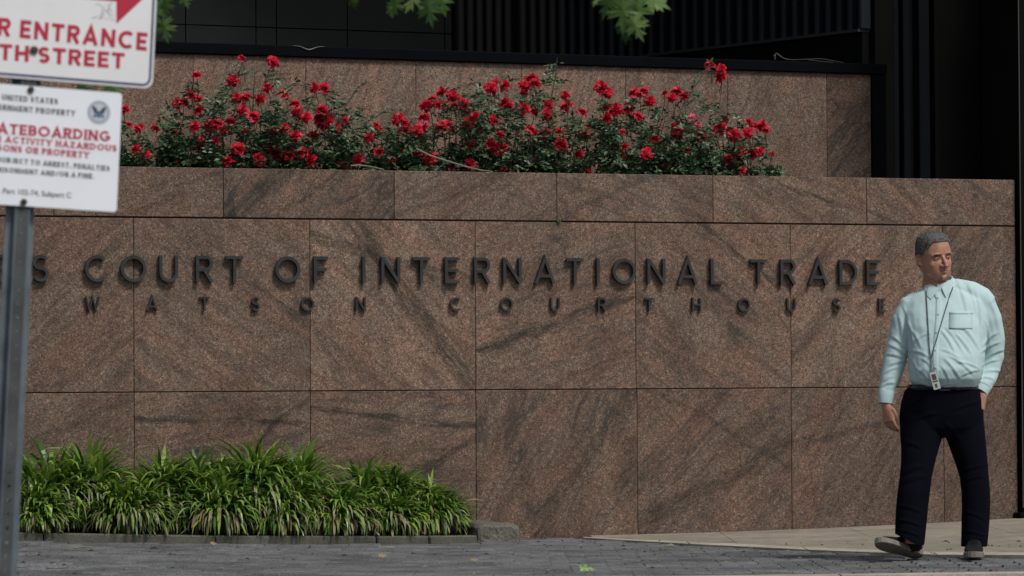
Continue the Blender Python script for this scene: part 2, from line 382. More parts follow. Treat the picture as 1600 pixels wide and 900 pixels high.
for (pa, pb, wd, stg) in BANDS:
    (ua, za), (ub_, zb) = FRONT.uz(*pa), FRONT.uz(*pb); um, zm = (ua+ub_)/2, (za+zb)/2
    for o, u0, u1, z0, z1 in slabs:
        if u0 <= um <= u1 and z0 <= zm <= z1:
            k = cnt.get(o.name, 0) + 1; cnt[o.name] = k; th = math.atan2(zb - za, ub_ - ua)
            lx, lz = um - (u0+u1)/2, zm - (z0+z1)/2
            if k <= 3: o['band_angle_%d' % k] = th; o['band_place_%d' % k] = -lx*math.sin(th) + lz*math.cos(th); o['band_width_%d' % k] = wd; o['band_strength_%d' % k] = stg
for o, *_ in slabs:
    for k in '123':
        if 'band_width_' + k not in o: o['band_width_' + k] = 1.0; o['band_strength_' + k] = 0.0; o['band_place_' + k] = 0.0; o['band_angle_' + k] = 0.0
mb = MB(); mb.box((UL + .002, .02, -.4), (UR - .002, .16, ZT - .006)); mb.build('backing', M['joint'], front)
# side return of the front wall's inner face
mb = MB(); mb.bbox((UL, .162, -.3), (UR, .21, ZT - .002), .003); ob = mb.build('inner_lining', M['granite'], front); ob['vein_angle'] = .2; ob['vein_strength'] = .3; ob['tone'] = .9
soil = MB(); zs = ZT - .09
p0, p1 = FRONT.w(UL, 0, -.2), FRONT.w(UR, 0, -.2); q1, q0 = REAR.w(7.5, 0, 0), REAR.w(-4.4, 0, 0)
n_ = 40; vs = []
for i in range(n_ + 1):
    for j in range(9):
        a_ = p0.lerp(p1, i/n_); b_ = q0.lerp(q1, i/n_); p = a_.lerp(b_, j/8); vs.append((p.x, p.y, zs + noise.noise(p * 6) * .02))
fs = [(i*9+j, (i+1)*9+j, (i+1)*9+j+1, i*9+j+1) for i in range(n_) for j in range(8)]
tag(mesh('planter_soil', vs, fs, M['soil']), kind='structure')
# rear wall
ru = lambda px, py: REAR.uz(px, py)[0]
ZC = REAR.uz(800, 99.5)[1]; ZCT = REAR.uz(800, 82.5)[1]
rear = empty('rear_granite_wall', 'paler granite wall behind the rose bushes under a black metal cap', 'wall', REAR.P, REAR.a)
re_ = [ru(x, 180) for x in (-420, -240, -55, 122, 302, 478, 650, 815, 978, 1137, 1292, 1361)]
rA = [(60,.3,1.12)]*4 + [(70,.15,1.12),(65,.2,1.15),(70,.2,1.18),(80,.35,1.15),(70,.25,1.1),(60,.2,1.05),(40,.9,.8),(-55,.5,.66)]
for i in range(len(re_) - 1): slab(rear, re_[i], re_[i+1], .2, ZC + .01, ang=rA[i][0], st=rA[i][1], tone=rA[i][2], gap=.002)
mb = MB(); mb.box((re_[0] + .002, .02, .1), (re_[-1] - .003, .2, ZC)); mb.build('backing', M['joint'], rear)
cmb = MB(); ue = ru(1383, 100)
cmb.bbox((re_[0], -.03, ZC), (ue, .28, ZCT), .006); cmb.bbox((re_[-1] + .002, -.02, .2), (ue - .004, .2, ZC - .002), .004)
cmb.build('metal_cap', M['cap'], rear)
# dented bright lip on the cap
ud = ru(480, 80); lm = MB()
pts = [(ud - .11 + .22*k/12, -.034, ZCT - .001 - .024 * math.exp(-((k-6)/2.6)**2)) for k in range(13)]
lm.tube(pts, [.001 + .0035 * math.exp(-((k-6)/3.)**2) for k in range(13)], 6); lm.build('dented_lip', plain('bare_metal_lip', (.2, .2, .2), .5, .5), rear)
# small weed in the joint
wm = MB(); wp = Vector((fu(873, 347), -.005, Z1))
for k in range(26):
    a_ = rw.uniform(0, 6.28); d = Vector((math.cos(a_)*.014, -abs(math.sin(a_))*.02, rw.uniform(-.012, .012)))
    s_ = Vector((d.z, .002, -d.x)).normalized() * .004; wm.add([wp, wp + d*.6 + s_, wp + d, wp + d*.6 - s_], [(0,1,2,3)])
wo_ = wm.build('joint_weed', M['liri']); wo_.location = FRONT.P; wo_.rotation_euler = (0,0,FRONT.a)
tag(wo_, 'tiny green weed sprouting from the joint below the top granite course', 'weed')

# ------------------------------------------------------------------ lettering (stroke font)
def arc(cx, cy, rx, ry, a0, a1, n=14): return [(cx + rx*math.cos(R_(a0+(a1-a0)*k/n)), cy + ry*math.sin(R_(a0+(a1-a0)*k/n))) for k in range(n+1)]
def glyph(c, w):
    h = w/2; T = 1-h
    D = {
     'A': (.86, [[(h*.9,0),(.43,1-h*.3),(.86-h*.9,0)],[(.2,.3),(.66,.3)]]),
     'B': (.66, [[(h,0),(h,1)],[(h,T)]+arc(.36,.5+(T-.5)/2,.24-h/2,(T-.5)/2,90,-90,8)+[(h,.5)],[(.36,.5)]+arc(.38,(.5+h)/2,.26-h/2,(.5-h)/2,90,-90,8)+[(h,h)]]),
     'C': (.84, [arc(.48,.5,.48-h,.5-h,48,312,22)]),
     'D': (.80, [[(h,0),(h,1)],[(h,T),(.3,T)]+arc(.3,.5,.5-h,.5-h,90,-90,14)[1:]+[(h,h)]]),
     'E': (.60, [[(h,0),(h,1)],[(h,T),(.6,T)],[(h,.5),(.55,.5)],[(h,h),(.6,h)]]),
     'F': (.58, [[(h,0),(h,1)],[(h,T),(.58,T)],[(h,.5),(.53,.5)]]),
     'G': (.88, [arc(.48,.5,.48-h,.5-h,48,345,22)+[(.88-h,.46)],[(.5,.46),(.88,.46)]]),
     'H': (.74, [[(h,0),(h,1)],[(.74-h,0),(.74-h,1)],[(h,.5),(.74-h,.5)]]),
     'I': (w, [[(h,0),(h,1)]]),
     'J': (.5, [[(.5-h,1),(.5-h,.28)]+arc(.25,.28,.25-h,.28-h,0,-150,10)]),
     'L': (.56, [[(h,0),(h,1)],[(h,h),(.56,h)]]),
     'M': (.92, [[(h,0),(h,T),(.46,.2),(.92-h,T),(.92-h,0)]]),
     'N': (.78, [[(h,0),(h,1)],[(.78-h,0),(.78-h,1)],[(h*1.1,1-h*.6),(.78-h*1.1,h*.6)]]),
     'O': (1.0, [arc(.5,.5,.5-h,.5-h,0,360,32)]),
     'P': (.62, [[(h,0),(h,1)],[(h,T),(.32,T)]+arc(.34,.5+(T-.5)/2-.02,.28-h,(T-.46)/2,90,-90,10)[1:]+[(h,.46)]]),
     'R': (.68, [[(h,0),(h,1)],[(h,T),(.36,T)]+arc(.38,.5+(T-.46)/2-.02,.26-h/2,(T-.46)/2,90,-90,10)[1:]+[(h,.46)],[(.34,.46),(.68-h*.7,0)]]),
     'S': (.62, [arc(.31,h+.75*(1-w),.31-h,.25*(1-w),28,270,14)+arc(.31,h+.25*(1-w),.31-h,.25*(1-w),90,-152,14)[1:]]),
     'T': (.70, [[(.35,0),(.35,T)],[(0,T),(.7,T)]]),
     'U': (.74, [[(h,1),(h,.36)]+arc(.37,.36,.37-h,.36-h,180,360,12)[1:]+[(.74-h,1)]]),
     'V': (.82, [[(h*.8,1),(.41,h*.3),(.82-h*.8,1)]]),
     'W': (1.1, [[(h*.8,1),(.3,h*.5),(.55,.95),(.8,h*.5),(1.1-h*.8,1)]]),
     'Y': (.78, [[(h*.6,1),(.39,.48)],[(.78-h*.6,1),(.39,.48)],[(.39,.5),(.39,0)]]),
     'Z': (.68, [[(0,T),(.68-h,T),(h,h),(.68,h)]]),
     '/': (.4, [[(0,0),(.4,1)]]), '.': (w, [[(h,0),(h,w)]]), ',': (w, [[(h,-.12),(h,w)]]), ' ': (.34, [])}
    return D[c]
def ribbon(mb, pts, w, y0, y1, tf, mi=0):
    P = [Vector(p) for p in pts]; n = len(P); closed = (P[0] - P[-1]).length < 1e-4
    if closed: P = P[:-1]; n -= 1
    Lf, Rt = [], []
    for i in range(n):
        a = (P[i] - P[i-1]) if (i > 0 or closed) else (P[1] - P[0]); b_ = (P[(i+1) % n] - P[i]) if (i < n-1 or closed) else (P[-1] - P[-2])
        a = a.normalized(); b_ = b_.normalized(); t = (a + b_)
        t = t.normalized() if t.length > 1e-3 else a; nn = Vector((-t.y, t.x)); k = 1 / max(.38, nn.dot(Vector((-a.y, a.x))))
        Lf.append(P[i] + nn * w/2 * k); Rt.append(P[i] - nn * w/2 * k)
    vs = []
    for i in range(n):
        for q in (Lf[i], Rt[i]):
            for y in (y0, y1): vs.append(tf(q.x, q.y, y))
    fs = []; m_ = n if closed else n-1
    for i in range(m_):
        a, b_ = i*4, ((i+1) % n)*4
        fs += [(a, b_, b_+2, a+2), (a+1, a+3, b_+3, b_+1), (a, a+1, b_+1, b_), (a+2, b_+2, b_+3, a+3)]
    if not closed: fs += [(0,2,3,1), ((n-1)*4, (n-1)*4+1, (n-1)*4+3, (n-1)*4+2)]
    mb.add(vs, fs, mi)
def fixn(o):
    bm = bmesh.new(); bm.from_mesh(o.data); bmesh.ops.recalc_face_normals(bm, faces=bm.faces); bm.to_mesh(o.data); bm.free(); return o
def letters(spec, ybot0, ybot1, x0, x1, hpx0, name_label, cat, w, depth, stand):
    par = empty('raised_lettering', name_label, cat, FRONT.P, FRONT.a)
    zb = FRONT.uz(800, ybot0 + (ybot1-ybot0)*(800-x0)/(x1-x0))[1]
    H = hpx0
    for ch, px in spec:
        uc = FRONT.uz(px, (ybot0+ybot1)/2 - 15, stand + depth)[0]; wd, st = glyph(ch, w); mb = MB()
        for k, s_ in enumerate(st): ribbon(mb, s_, w, -(stand + depth) - .0006*k, -stand, lambda x, y, d: ((x - wd/2)*H*.98, d, y*H))
        # pin to the wall
        sx, sy = st[0][len(st[0])//2]; cx_, cy_ = (sx - wd/2)*H*.98, sy*H
        mb.tube([(cx_, -stand - .001, cy_), (cx_, .001, cy_)], .006, 6)
        o = mb.build('letter', M['bronze'], par, loc=(uc, 0, zb)); fixn(o)
    return par
big = [('E', 3), ('S', 64), ('C', 150), ('O', 209), ('U', 264), ('R', 320), ('T', 367), ('O', 450), ('F', 502), ('I', 569), ('N', 611), ('T', 659), ('E', 707), ('R', 754), ('N', 801), ('A', 852), ('T', 899), ('I', 935), ('O', 976), ('N', 1026), ('A', 1075), ('L', 1121), ('T', 1186), ('R', 1232), ('A', 1279), ('D', 1326), ('E', 1365)]
small = [('W', 145), ('A', 238), ('T', 320), ('S', 400), ('O', 481), ('N', 564), ('C', 712), ('O', 792), ('U', 868), ('R', 941), ('T', 1015), ('H', 1089), ('O', 1163), ('U', 1237), ('S', 1308), ('E', 1379)]
letters(big, 440, 446, 150, 1363, (442.5-402)/F*23.4, 'large dark metal letters spelling out court of international trade on the wall', 'lettering', .120, .030, .008)
letters(small, 484, 488.5, 145, 1378, 21.5/F*23.4, 'small widely spaced metal letters of the lower line watson courthouse', 'lettering', .135, .020, .007)

# ------------------------------------------------------------------ dark building behind
FA = Plane(250, 27.6, 640, 28.4); FB = Plane(705, 28.5, 1000, 29.1); FC = Plane(985, 29.2, 1350, 27.0)
bd = empty('dark_office_building', 'dark green and black office building with vertical metal fins behind the planter', 'building')
def pw(pl, px, py, off=0): u, z = pl.uz(px, py, off); return pl.w(u, z, off)
def panel(pl, u0, u1, z0, z1, mat, name='panel', t=.04, off=0):
    mb = MB(); mb.bbox((u0 + .003, 0, z0 + .003), (u1 - .003, t, z1 - .003), .002); o = mb.build(name, mat, bd)
    o.matrix_world = Matrix.Translation(pl.P + pl.n*off) @ Matrix.Rotation(pl.a, 4, 'Z'); return o
ea = [FA.uz(x, 40)[0] for x in (-380, -250, -110, 30, 158, 290, 400, 432, 543, 695, 706)]
zj = FA.uz(432, 43.5)[1]
for i in range(len(ea) - 1):
    for z0, z1 in ((1.6, zj), (zj, zj + 1.15), (zj + 1.15, zj + 2.3)): panel(FA, ea[i], ea[i+1], z0, z1, M['glass'], 'glazing_panel')
mb = MB(); mb.box((ea[0], .045, 0), (ea[-1], .3, zj + 2.3)); o = mb.build('backing_wall', M['black'], bd); o.matrix_world = Matrix.Translation(FA.P) @ Matrix.Rotation(FA.a, 4, 'Z')
def finmesh():
    mb = MB(); n = 8; pr = [(-.029, .06)] + [(-.029*math.cos(math.pi*k/n), -.026*math.sin(math.pi*k/n)) for k in range(n+1)] + [(.029, .06)]
    mb.loft([[(x, y, z) for x, y in pr] for z in (0, 1)]); me = bpy.data.meshes.new('fin')
    return mb
fins = {}
def fin(mat, p, zl, zh, a):
    if mat.name not in fins:
        o = finmesh().build('fin', mat, bd); fins[mat.name] = o.data
    else: o = link(bpy.data.objects.new('fin', fins[mat.name]), bd)
    o.location = (p.x, p.y, zl); o.rotation_euler = (0, 0, a); o.scale = (1, 1, zh - zl)
for i, px in enumerate([720 + 14.7*k for k in range(6)]):
    p = pw(FB, px, 50); fin(M['finA'], p, 1.8, 5.2, FB.a)
for i in range(13):
    px = 817 + 15.4*i; p = pw(FB, px, 50); fin(M['finA'] if i < 5 else M['finB'], p, 1.8, 5.2, FB.a)
zsill = FC.uz(1060, 79)[1]; zsill2 = FC.uz(1350, 38)[1]; print('sill', zsill, zsill2)
for i in range(20):
    px = 1017 + 17.35*i; p = pw(FC, px, 50); fin(M['finB'], p, zsill, 5.2, FC.a)
mb = MB(); u0, u1 = FC.uz(1003, 50)[0], FC.uz(1347, 50)[0]
mb.box((u0, -.04, zsill - .025), (u1, .1, zsill - .003)); o = mb.build('fin_sill', M['trim'], bd); o.data.materials[0] = plain('dull_sill', (.022, .022, .022), .6)
o.matrix_world = Matrix.Translation(FC.P) @ Matrix.Rotation(FC.a, 4, 'Z')
mb = MB(); mb.box((u0 + .01, 0, 0), (u1, .1, zsill - .027)); o = mb.build('lower_wall', M['black'], bd); o.matrix_world = Matrix.Translation(FC.P) @ Matrix.Rotation(FC.a, 4, 'Z')
for pl, a_, b_ in ((FB, 690, 1010), (FC, 990, 1356)):
    mb = MB(); mb.box((pl.uz(a_, 50)[0], .07, 1.0), (pl.uz(b_, 50)[0], .25, 5.3)); o = mb.build('backing_wall', M['black'], bd); o.matrix_world = Matrix.Translation(pl.P) @ Matrix.Rotation(pl.a, 4, 'Z')
# recess at the right: back wall, mullions, big dark pillar at the frame edge
RC = Plane(1350, 27.2, 1650, 28.2)
panel(RC, 0, 5, 0, 5.3, M['black'], 'recess_wall', .1)
for px, wd in ((1362, .06), (1392, .025), (1408, .03), (1436, .05), (1455, .02), (1534, .02)):
    u = RC.uz(px, 150)[0]; mb = MB(); mb.bbox((u - wd, -.07, 0), (u + wd, -.004, 5.3), .006); o = mb.build('mullion', M['mull'] if px < 1440 else M['black'], bd); o.matrix_world = Matrix.Translation(RC.P) @ Matrix.Rotation(RC.a, 4, 'Z')
mb = MB(); ub = UR + .012
mb.bbox((ub, -.05, .02), (ub + .5, .5, 5.3), .008)
o = mb.build('corner_pillar', M['black'], bd); MF = Matrix.Translation(FRONT.P) @ Matrix.Rotation(FRONT.a, 4, 'Z'); o.matrix_world = MF
mb = MB(); mb.box((ub - .0035, -.045, .1), (ub + .004, -.052, 5.3)); o = mb.build('edge_strip', M['trim'], bd); o.matrix_world = MF
mb = MB(); mb.bbox((ub - .05, -.11, g(3.3, 24.5) - .05), (ub + .55, .4, g(3.3, 24.5) + .045), .008); o = mb.build('pillar_base', M['black'], bd); o.matrix_world = MF
# unseen overhanging storeys, added to darken the facade and recess below
mb = MB(); mb.box((-14, 26.9, 5.3), (9, 40, 5.6)); mb.box((-14, 26.9, 5.62), (9, 27.1, 11)); mb.box((-14, 27.12, 5.62), (-13.8, 40, 11)); mb.box((8.8, 27.12, 5.62), (9, 40, 11)); mb.box((-13.78, 27.12, 10.8), (8.78, 40, 11))
mb.build('added_shade_storeys', M['black'], bd)
for a_, b_ in (((4.3, 26.5, 0), (4.5, 34, 5.29)), ((-8.2, 27.5, 0), (-8, 34, 5.29))): mb = MB(); mb.box(a_, b_); mb.build('side_wall', M['black'], bd)
# loose cable on the cap
cbl = MB(); cz = ZCT + .004
def cp3(px, py, off=.05): u, z = REAR.uz(px, py, -off); return REAR.w(u, z, -off)
cbl.tube([cp3(1211, 93), cp3(1210, 87), cp3(1213, 83.5), cp3(1218, 87), cp3(1226, 92), cp3(1240, 93.5), cp3(1262, 92.5), cp3(1283, 91.5), cp3(1302, 95), cp3(1318, 98)], [.006,.009,.009,.007,.004,.0025,.0025,.0025,.0025,.002], 6)
cbl.tube([cp3(1262, 93.5), cp3(1280, 95.5), cp3(1302, 97.5)], .002, 5)
tag(cbl.build('loose_cable', plain('grey_cable', (.05, .05, .05), .6)), 'loose grey cable with a curled end lying on the black cap', 'cable')
for o, *_ in slabs:                         # rear slabs and the lining have no single bands
    for k in '123':
        if 'band_width_' + k not in o: o['band_width_' + k] = 1.0; o['band_strength_' + k] = 0.0; o['band_place_' + k] = 0.0; o['band_angle_' + k] = 0.0
ob['band_width_1'] = ob['band_width_2'] = ob['band_width_3'] = 1.0

# ------------------------------------------------------------------ planting bed: kerb, soil, liriope
bedk = empty('bed_kerb', 'low dark concrete kerb along the front of the grassy planting bed', 'kerb', FRONT.P, FRONT.a)
def kerbrow(us, d0, d1, hgt, name='kerb_stone'):
    for a_, b_ in zip(us, us[1:]):
        pa, pb = FRONT.w(a_, 0, d0), FRONT.w(b_, 0, d0)
        zb = (g(pa.x, pa.y) + g(pb.x, pb.y)) / 2
        m_ = MB(); m_.bbox((a_ + .004, -d1, -.1), (b_ - .004, -d0, hgt), .008)
        m_.v = [Vector((v.x, v.y, v.z + g(*(FRONT.w(v.x, 0, d0))[:2]))) for v in m_.v]
        m_.build(name, M['kerb'], bedk)
def kuz(px): return FRONT.uz(px, 838, KOFF + .09)[0]
kerbrow([kuz(x) for x in (-420, -180, 68, 336, 588, 670, 746)], KOFF, KOFF + .1, .045)
ul, ur_ = kuz(-420), kuz(745)
n_ = 60; vs = []
for i in range(n_+1):
    for j in range(9):
        p = FRONT.w(ul + (ur_-ul)*i/n_, 0, (KOFF)*j/8 + .001); vs.append((p.x, p.y, g(p.x, p.y) + .03 + noise.noise(p*9)*.012))
tag(mesh('bed_soil', vs, [(i*9+j, i*9+j+1, (i+1)*9+j+1, (i+1)*9+j) for i in range(n_) for j in range(8)], M['soil']), kind='structure')
# worn block that closes the bed at its right end
bm = bmesh.new(); bmesh.ops.create_cube(bm, size=1)
bmesh.ops.subdivide_edges(bm, edges=bm.edges[:], cuts=9, use_grid_fill=True)
L0, L1 = FRONT.uz(743, 828, .645)[0], FRONT.uz(818, 828, .645)[0]; cu = (L0+L1)/2; pc = FRONT.w(cu, 0, .35); zg = g(pc.x, pc.y)
for v in bm.verts:
    q = v.co.copy()
    ex = max(0, abs(q.x) - .42) + max(0, abs(q.y) - .42) + max(0, q.z - .40)
    v.co.x = q.x * (L1-L0) * (1 - .12*max(0, q.z)); v.co.y = q.y * .62; v.co.z = q.z * .24 + .005
    v.co -= Vector((math.copysign(1, q.x), math.copysign(1, q.y), 1 if q.z > 0 else 0)) * ex * .10
    nz = noise.noise(Vector((q.x*7, q.y*7, q.z*7)))*.008
    if q.x > .25 and q.z > .2: v.co.z -= max(0, noise.noise(Vector((q.x*9+3, q.y*6, 1))) + .25) * .035 * (q.x - .25) / .25
    v.co += Vector((nz, nz, nz * .7))
me = bpy.data.meshes.new('concrete_block'); bm.to_mesh(me); bm.free(); me.materials.append(M['block'])
o = link(bpy.data.objects.new('concrete_block', me)); pc = FRONT.w(cu, 0, .335); o.location = (pc.x, pc.y, zg); o.rotation_euler = (0, 0, FRONT.a)
tag(o, 'chipped grey concrete block closing the right end of the planting bed', 'concrete block')

def blade(mb, root, az, L, lean0, curl, wd, rg, mi):
    n = 6; p = Vector(root); el = lean0; pts = [p.copy()]
    for k in range(n):
        d = Vector((math.cos(az)*math.cos(el), math.sin(az)*math.cos(el), math.sin(el))); p = p + d * (L/n); pts.append(p.copy()); el -= curl * (.4 + k/n*1.3)
        az += rg.uniform(-.06, .06)
    s_ = Vector((-math.sin(az), math.cos(az), rg.uniform(-.35, .35))).normalized()
    vs = []
    for k, q in enumerate(pts):
        wk = wd * (.55 + .6*math.sin(math.pi*min(1, (k+.6)/n)*.75)) * (1 if k < n-1 else .6)
        if k == n: vs.append(q)
        else: vs += [q - s_*wk/2, q + s_*wk/2]
    fs = [(2*k, 2*k+1, 2*k+3, 2*k+2) for k in range(n-1)] + [(2*n-2, 2*n-1, 2*n)]
    mb.add(vs, fs, mi)
clumps = [  # centre px, crown top py, depth off the wall, half width px, label
 (58, 752, .56, 40, 'small low liriope clump at the far left just right of the signpost'),
 (70, 688, .26, 60, 'tall liriope clump behind the low one nearest the signpost'),
 (135, 696, .24, 55, 'liriope clump with dark green blades against the wall left of the first dip'),
 (200, 735, .5, 72, 'broad liriope clump with drooping pale skirt in front of the first dip'),
 (255, 706, .26, 50, 'upright dark green liriope clump just right of the dip in the row'),
 (318, 700, .28, 55, 'liriope clump at the back left of the tallest one'),
 (345, 730, .5, 66, 'liriope clump with long whitish arching blades in the front row'),
 (400, 682, .3, 62, 'tallest and brightest yellow green liriope clump in the middle of the row'),
 (462, 698, .28, 52, 'liriope clump right behind the shoulder of the tallest one'),
 (440, 742, .5, 62, 'front row liriope clump below the tallest one with pale hanging blades'),
 (528, 742, .5, 58, 'front row liriope clump with brown tinged skirt left of the last ones'),
 (565, 716, .26, 50, 'upright liriope clump behind the right part of the row'),
 (615, 722, .28, 52, 'bushy green liriope clump second from the right end at the back'),
 (612, 758, .5, 56, 'low front liriope clump second from the right end with thin pale skirt'),
 (668, 738, .42, 52, 'rightmost liriope clump with brown dead blades beside the concrete block')]
rg = random.Random(21)
for (cx, ty, dp, hw, lab) in clumps:
    u = FRONT.uz(cx, 800, dp)[0]; P = FRONT.w(u, 0, dp); zg = g(P.x, P.y) + .03; sc = P.y / F
    Ht = FRONT.uz(cx, ty - (13 if dp < .35 else 2), dp)[1] - zg; Wd = hw * sc; mb = MB()
    N = 640
    for k in range(N):
        t_ = k / N; az = rg.uniform(-math.pi, math.pi); rr_ = math.sqrt(rg.random())
        if t_ < .66:   # fans of strappy blades over the dome of the clump
            fan = rg.randrange(15); rf = random.Random(fan*77 + int(cx)); fa = rf.uniform(-math.pi*1.05, .1); fr = rf.random()**.5; fh = (1 - fr**2*.75) * rf.uniform(.35, .62)
            root = (math.cos(fa)*Wd*.52*fr + rg.gauss(0,.012), math.sin(fa)*Wd*.4*fr + rg.gauss(0,.012), Ht*fh*rg.uniform(.8,1))
            L = Ht * rg.uniform(.46, .72); az2 = fa + rg.gauss(0, 1.0) if fr > .4 else az
            blade(mb, root, az2, L, rg.uniform(.55, 1.5), rg.uniform(.16, .5), rg.uniform(.015, .025), rg, 0)
        elif t_ < .86: # arching from low down
            root = (math.cos(az)*Wd*.5*rr_, math.sin(az)*Wd*.3*rr_, Ht*.1*rg.random())
            blade(mb, root, az, Ht * rg.uniform(.7, 1.0), rg.uniform(.8, 1.3), rg.uniform(.3, .6), rg.uniform(.013, .02), rg, 0 if rg.random() < .75 else 1)
        else:          # drooping old blades, mostly on the street side
            az = rg.uniform(-math.pi, 0); root = (math.cos(az)*Wd*.5*rr_, math.sin(az)*Wd*.3*rr_, Ht*rg.uniform(.1, .34))
            blade(mb, root, az, Ht * rg.uniform(.55, .85), rg.uniform(.3, .9), rg.uniform(.42, .72), rg.uniform(.010, .017), rg, 1 if rg.random() < .7 else 0)
    for v in mb.v:
        if v.z < .005: v.z = .005 + rg.random()*.02
        lim = dp - .012
        if v.y > lim: v.y = lim - (v.y - lim) * .05
    par = empty('liriope_clump', lab, 'grass clump', (P.x, P.y, zg), FRONT.a, 'liriope clumps in the planting bed')
    tag(mb.build('blades', None, par, mats=[M['liri'], M['liri_pale']]), kind='stuff')

# ------------------------------------------------------------------ roses
def quadleaf(mb, p, d, up, L, W, mi=0, fold=.25):
    s_ = d.cross(up).normalized(); nn = s_.cross(d).normalized()
    mid = p + d*L*.5 - nn*L*.04
    mb.add([p, mid - s_*W/2 + nn*W*fold, p + d*L, mid + s_*W/2 + nn*W*fold, mid], [(0,4,1), (4,2,1), (0,3,4), (4,3,2)], mi)
def bloommesh(seed):
    r = random.Random(seed); mb = MB()
    for ring, (n, el, L, W) in enumerate(((7, .12, .046, .036), (6, .5, .040, .034), (5, .9, .032, .028), (3, 1.25, .024, .02))):
        for k in range(n):
            az = 2*math.pi*(k + ring*.4 + r.uniform(-.15,.15))/n; e = el + r.uniform(-.25, .25); LL = L*r.uniform(.8,1.15)
            d = Vector((math.cos(az), math.sin(az), 0)); s_ = Vector((-d.y, d.x, 0)); vs = []
            for j in range(4):
                t_ = j/3; ee = e + (.5 - t_) * .8*(1 if ring else .5); q = d*math.cos(ee)*LL*t_ + Vector((0,0,1))*(math.sin(e)*LL*t_ + .004 - .012*t_*t_*(2-ring if ring < 2 else 0))
                ww = W * (.25, .8, 1.0, .55)[j] * .5
                for q2 in (-1, 0, 1): vs.append(q + s_*ww*q2 + Vector((0,0,1))*(abs(q2)*.004 + r.uniform(-.002,.002)))
            mb.add(vs, [(j*3+i, j*3+i+1, j*3+i+4, j*3+i+3) for j in range(3) for i in range(2)])
    for k in range(5):
        az = 2*math.pi*k/5; d = Vector((math.cos(az), math.sin(az), -.35)).normalized(); quadleaf(mb, Vector((0,0,-.002)), d, Vector((0,0,1)), .02, .007, 1)
    me = bpy.data.meshes.new('rose_bloom'); me.from_pydata([tuple(v) for v in mb.v], [], mb.f); me.materials.append(M['petal']); me.materials.append(M['roseleaf'])
    me.polygons.foreach_set('material_index', mb.m); me.update(); return me
BM = [bloommesh(50+i) for i in range(5)]
pk = BM[0].copy(); pk.materials[0] = M['petalpink']
z1 = [(30,460),(45,550),(70,625),(110,650),(125,640),(200,640),(290,665),(105,750),(150,785),(315,520),(345,515),(415,500),(420,555),(408,378),(635,295),(793,310),(590,400),(760,440),(845,475),(610,490),(655,490),(730,500),(640,555),(665,480),(905,525),(915,570),(960,590),(1040,555),(1000,440),(1050,440),(1030,600),(1070,605),(1045,635),(1110,640),(1155,600),(850,640),(845,655),(580,610),(520,620),(540,655),(650,660),(695,585),(800,660),(905,680),(990,683),(430,700),(415,735),(440,735),(500,710),(620,745),(720,800),(795,750),(800,780),(815,740),(870,780),(885,770),(860,800),(940,765),(970,760),(985,805),(565,810),(305,800),(1310,625),(1320,650),(1275,690),(1220,800),(1325,760),(1140,838),(1395,810),(480,630),(400,635),(380,480)]
z2 = [(62,600),(80,590),(105,615),(100,655),(110,645),(170,650),(205,640),(205,530),(225,520),(245,495),(275,520),(290,460),(200,590),(345,480),(315,520),(395,515),(395,550),(455,580),(420,610),(480,640),(350,525),(540,440),(525,435),(560,405),(605,430),(605,515),(620,525),(700,465),(720,400),(755,415),(700,430),(740,395),(700,545),(750,565),(815,560),(830,590),(820,580),(825,520),(905,475),(915,530),(875,665),(885,725),(735,650),(750,670),(770,695),(780,700),(725,640),(808,660),(545,600),(580,680),(535,720),(575,750),(590,745),(430,720),(430,815),(350,838),(390,850),(465,850),(765,780),(745,800),(860,838),(600,850),(165,768),(100,755),(45,805),(230,795),(315,630),(290,640),(990,565),(1010,660),(975,770),(1080,435),(1110,465),(1095,440),(1115,530),(1155,545),(1165,550),(1118,590),(1190,660),(1205,735),(1190,780),(1220,545),(1250,465),(1275,470),(1300,455),(1330,505),(1270,585),(1405,465),(1440,490),(1465,460),(1500,485),(1465,640),(1460,680),(1355,695),(1310,770),(1420,825),(1470,865),(1515,750),(1110,858),(1025,855),(950,830)]
z3 = [(288,270),(335,285),(335,318),(355,495),(330,530),(450,500),(445,550),(460,515),(480,525),(505,520),(520,540),(390,560),(415,625),(465,635),(498,625),(370,660),(395,655),(545,635),(425,705),(420,712),(255,565),(195,620),(150,525),(115,680),(155,715),(20,635),(215,485),(240,515)]
blooms = [(180+u/3.215, v/3.215) for u, v in z1] + [(600+u/3.2, v/3.2) for u, v in z2] + [(1000+u/2.647, v/2.647) for u, v in z3]
pink = {(215,485), (745,800), (1515,750), (240,515)}
topline = [(120,225),(165,205),(190,180),(205,198),(235,200),(262,165),(280,150),(300,118),(315,140),(335,150),(350,118),(365,97),(385,100),(400,108),(428,98),(445,128),(465,150),(490,150),(520,140),(545,172),(575,168),(590,190),(610,186),(640,178),(660,160),(700,138),(740,142),(770,122),(800,118),(830,112),(868,95),(885,130),(905,165),(930,152),(955,155),(975,165),(1000,140),(1030,150),(1050,148),(1080,140),(1105,150),(1125,150),(1150,182),(1180,186),(1194,205),(1198,240),(1200,262)]
def topy(px):
    for (x0, y0), (x1, y1) in zip(topline, topline[1:]):
        if px <= x1: return y0 + (y1-y0)*max(0, (px-x0))/(x1-x0)
    return 262
bushx = [60, 262, 330, 420, 530, 640, 740, 850, 950, 1070, 1206]
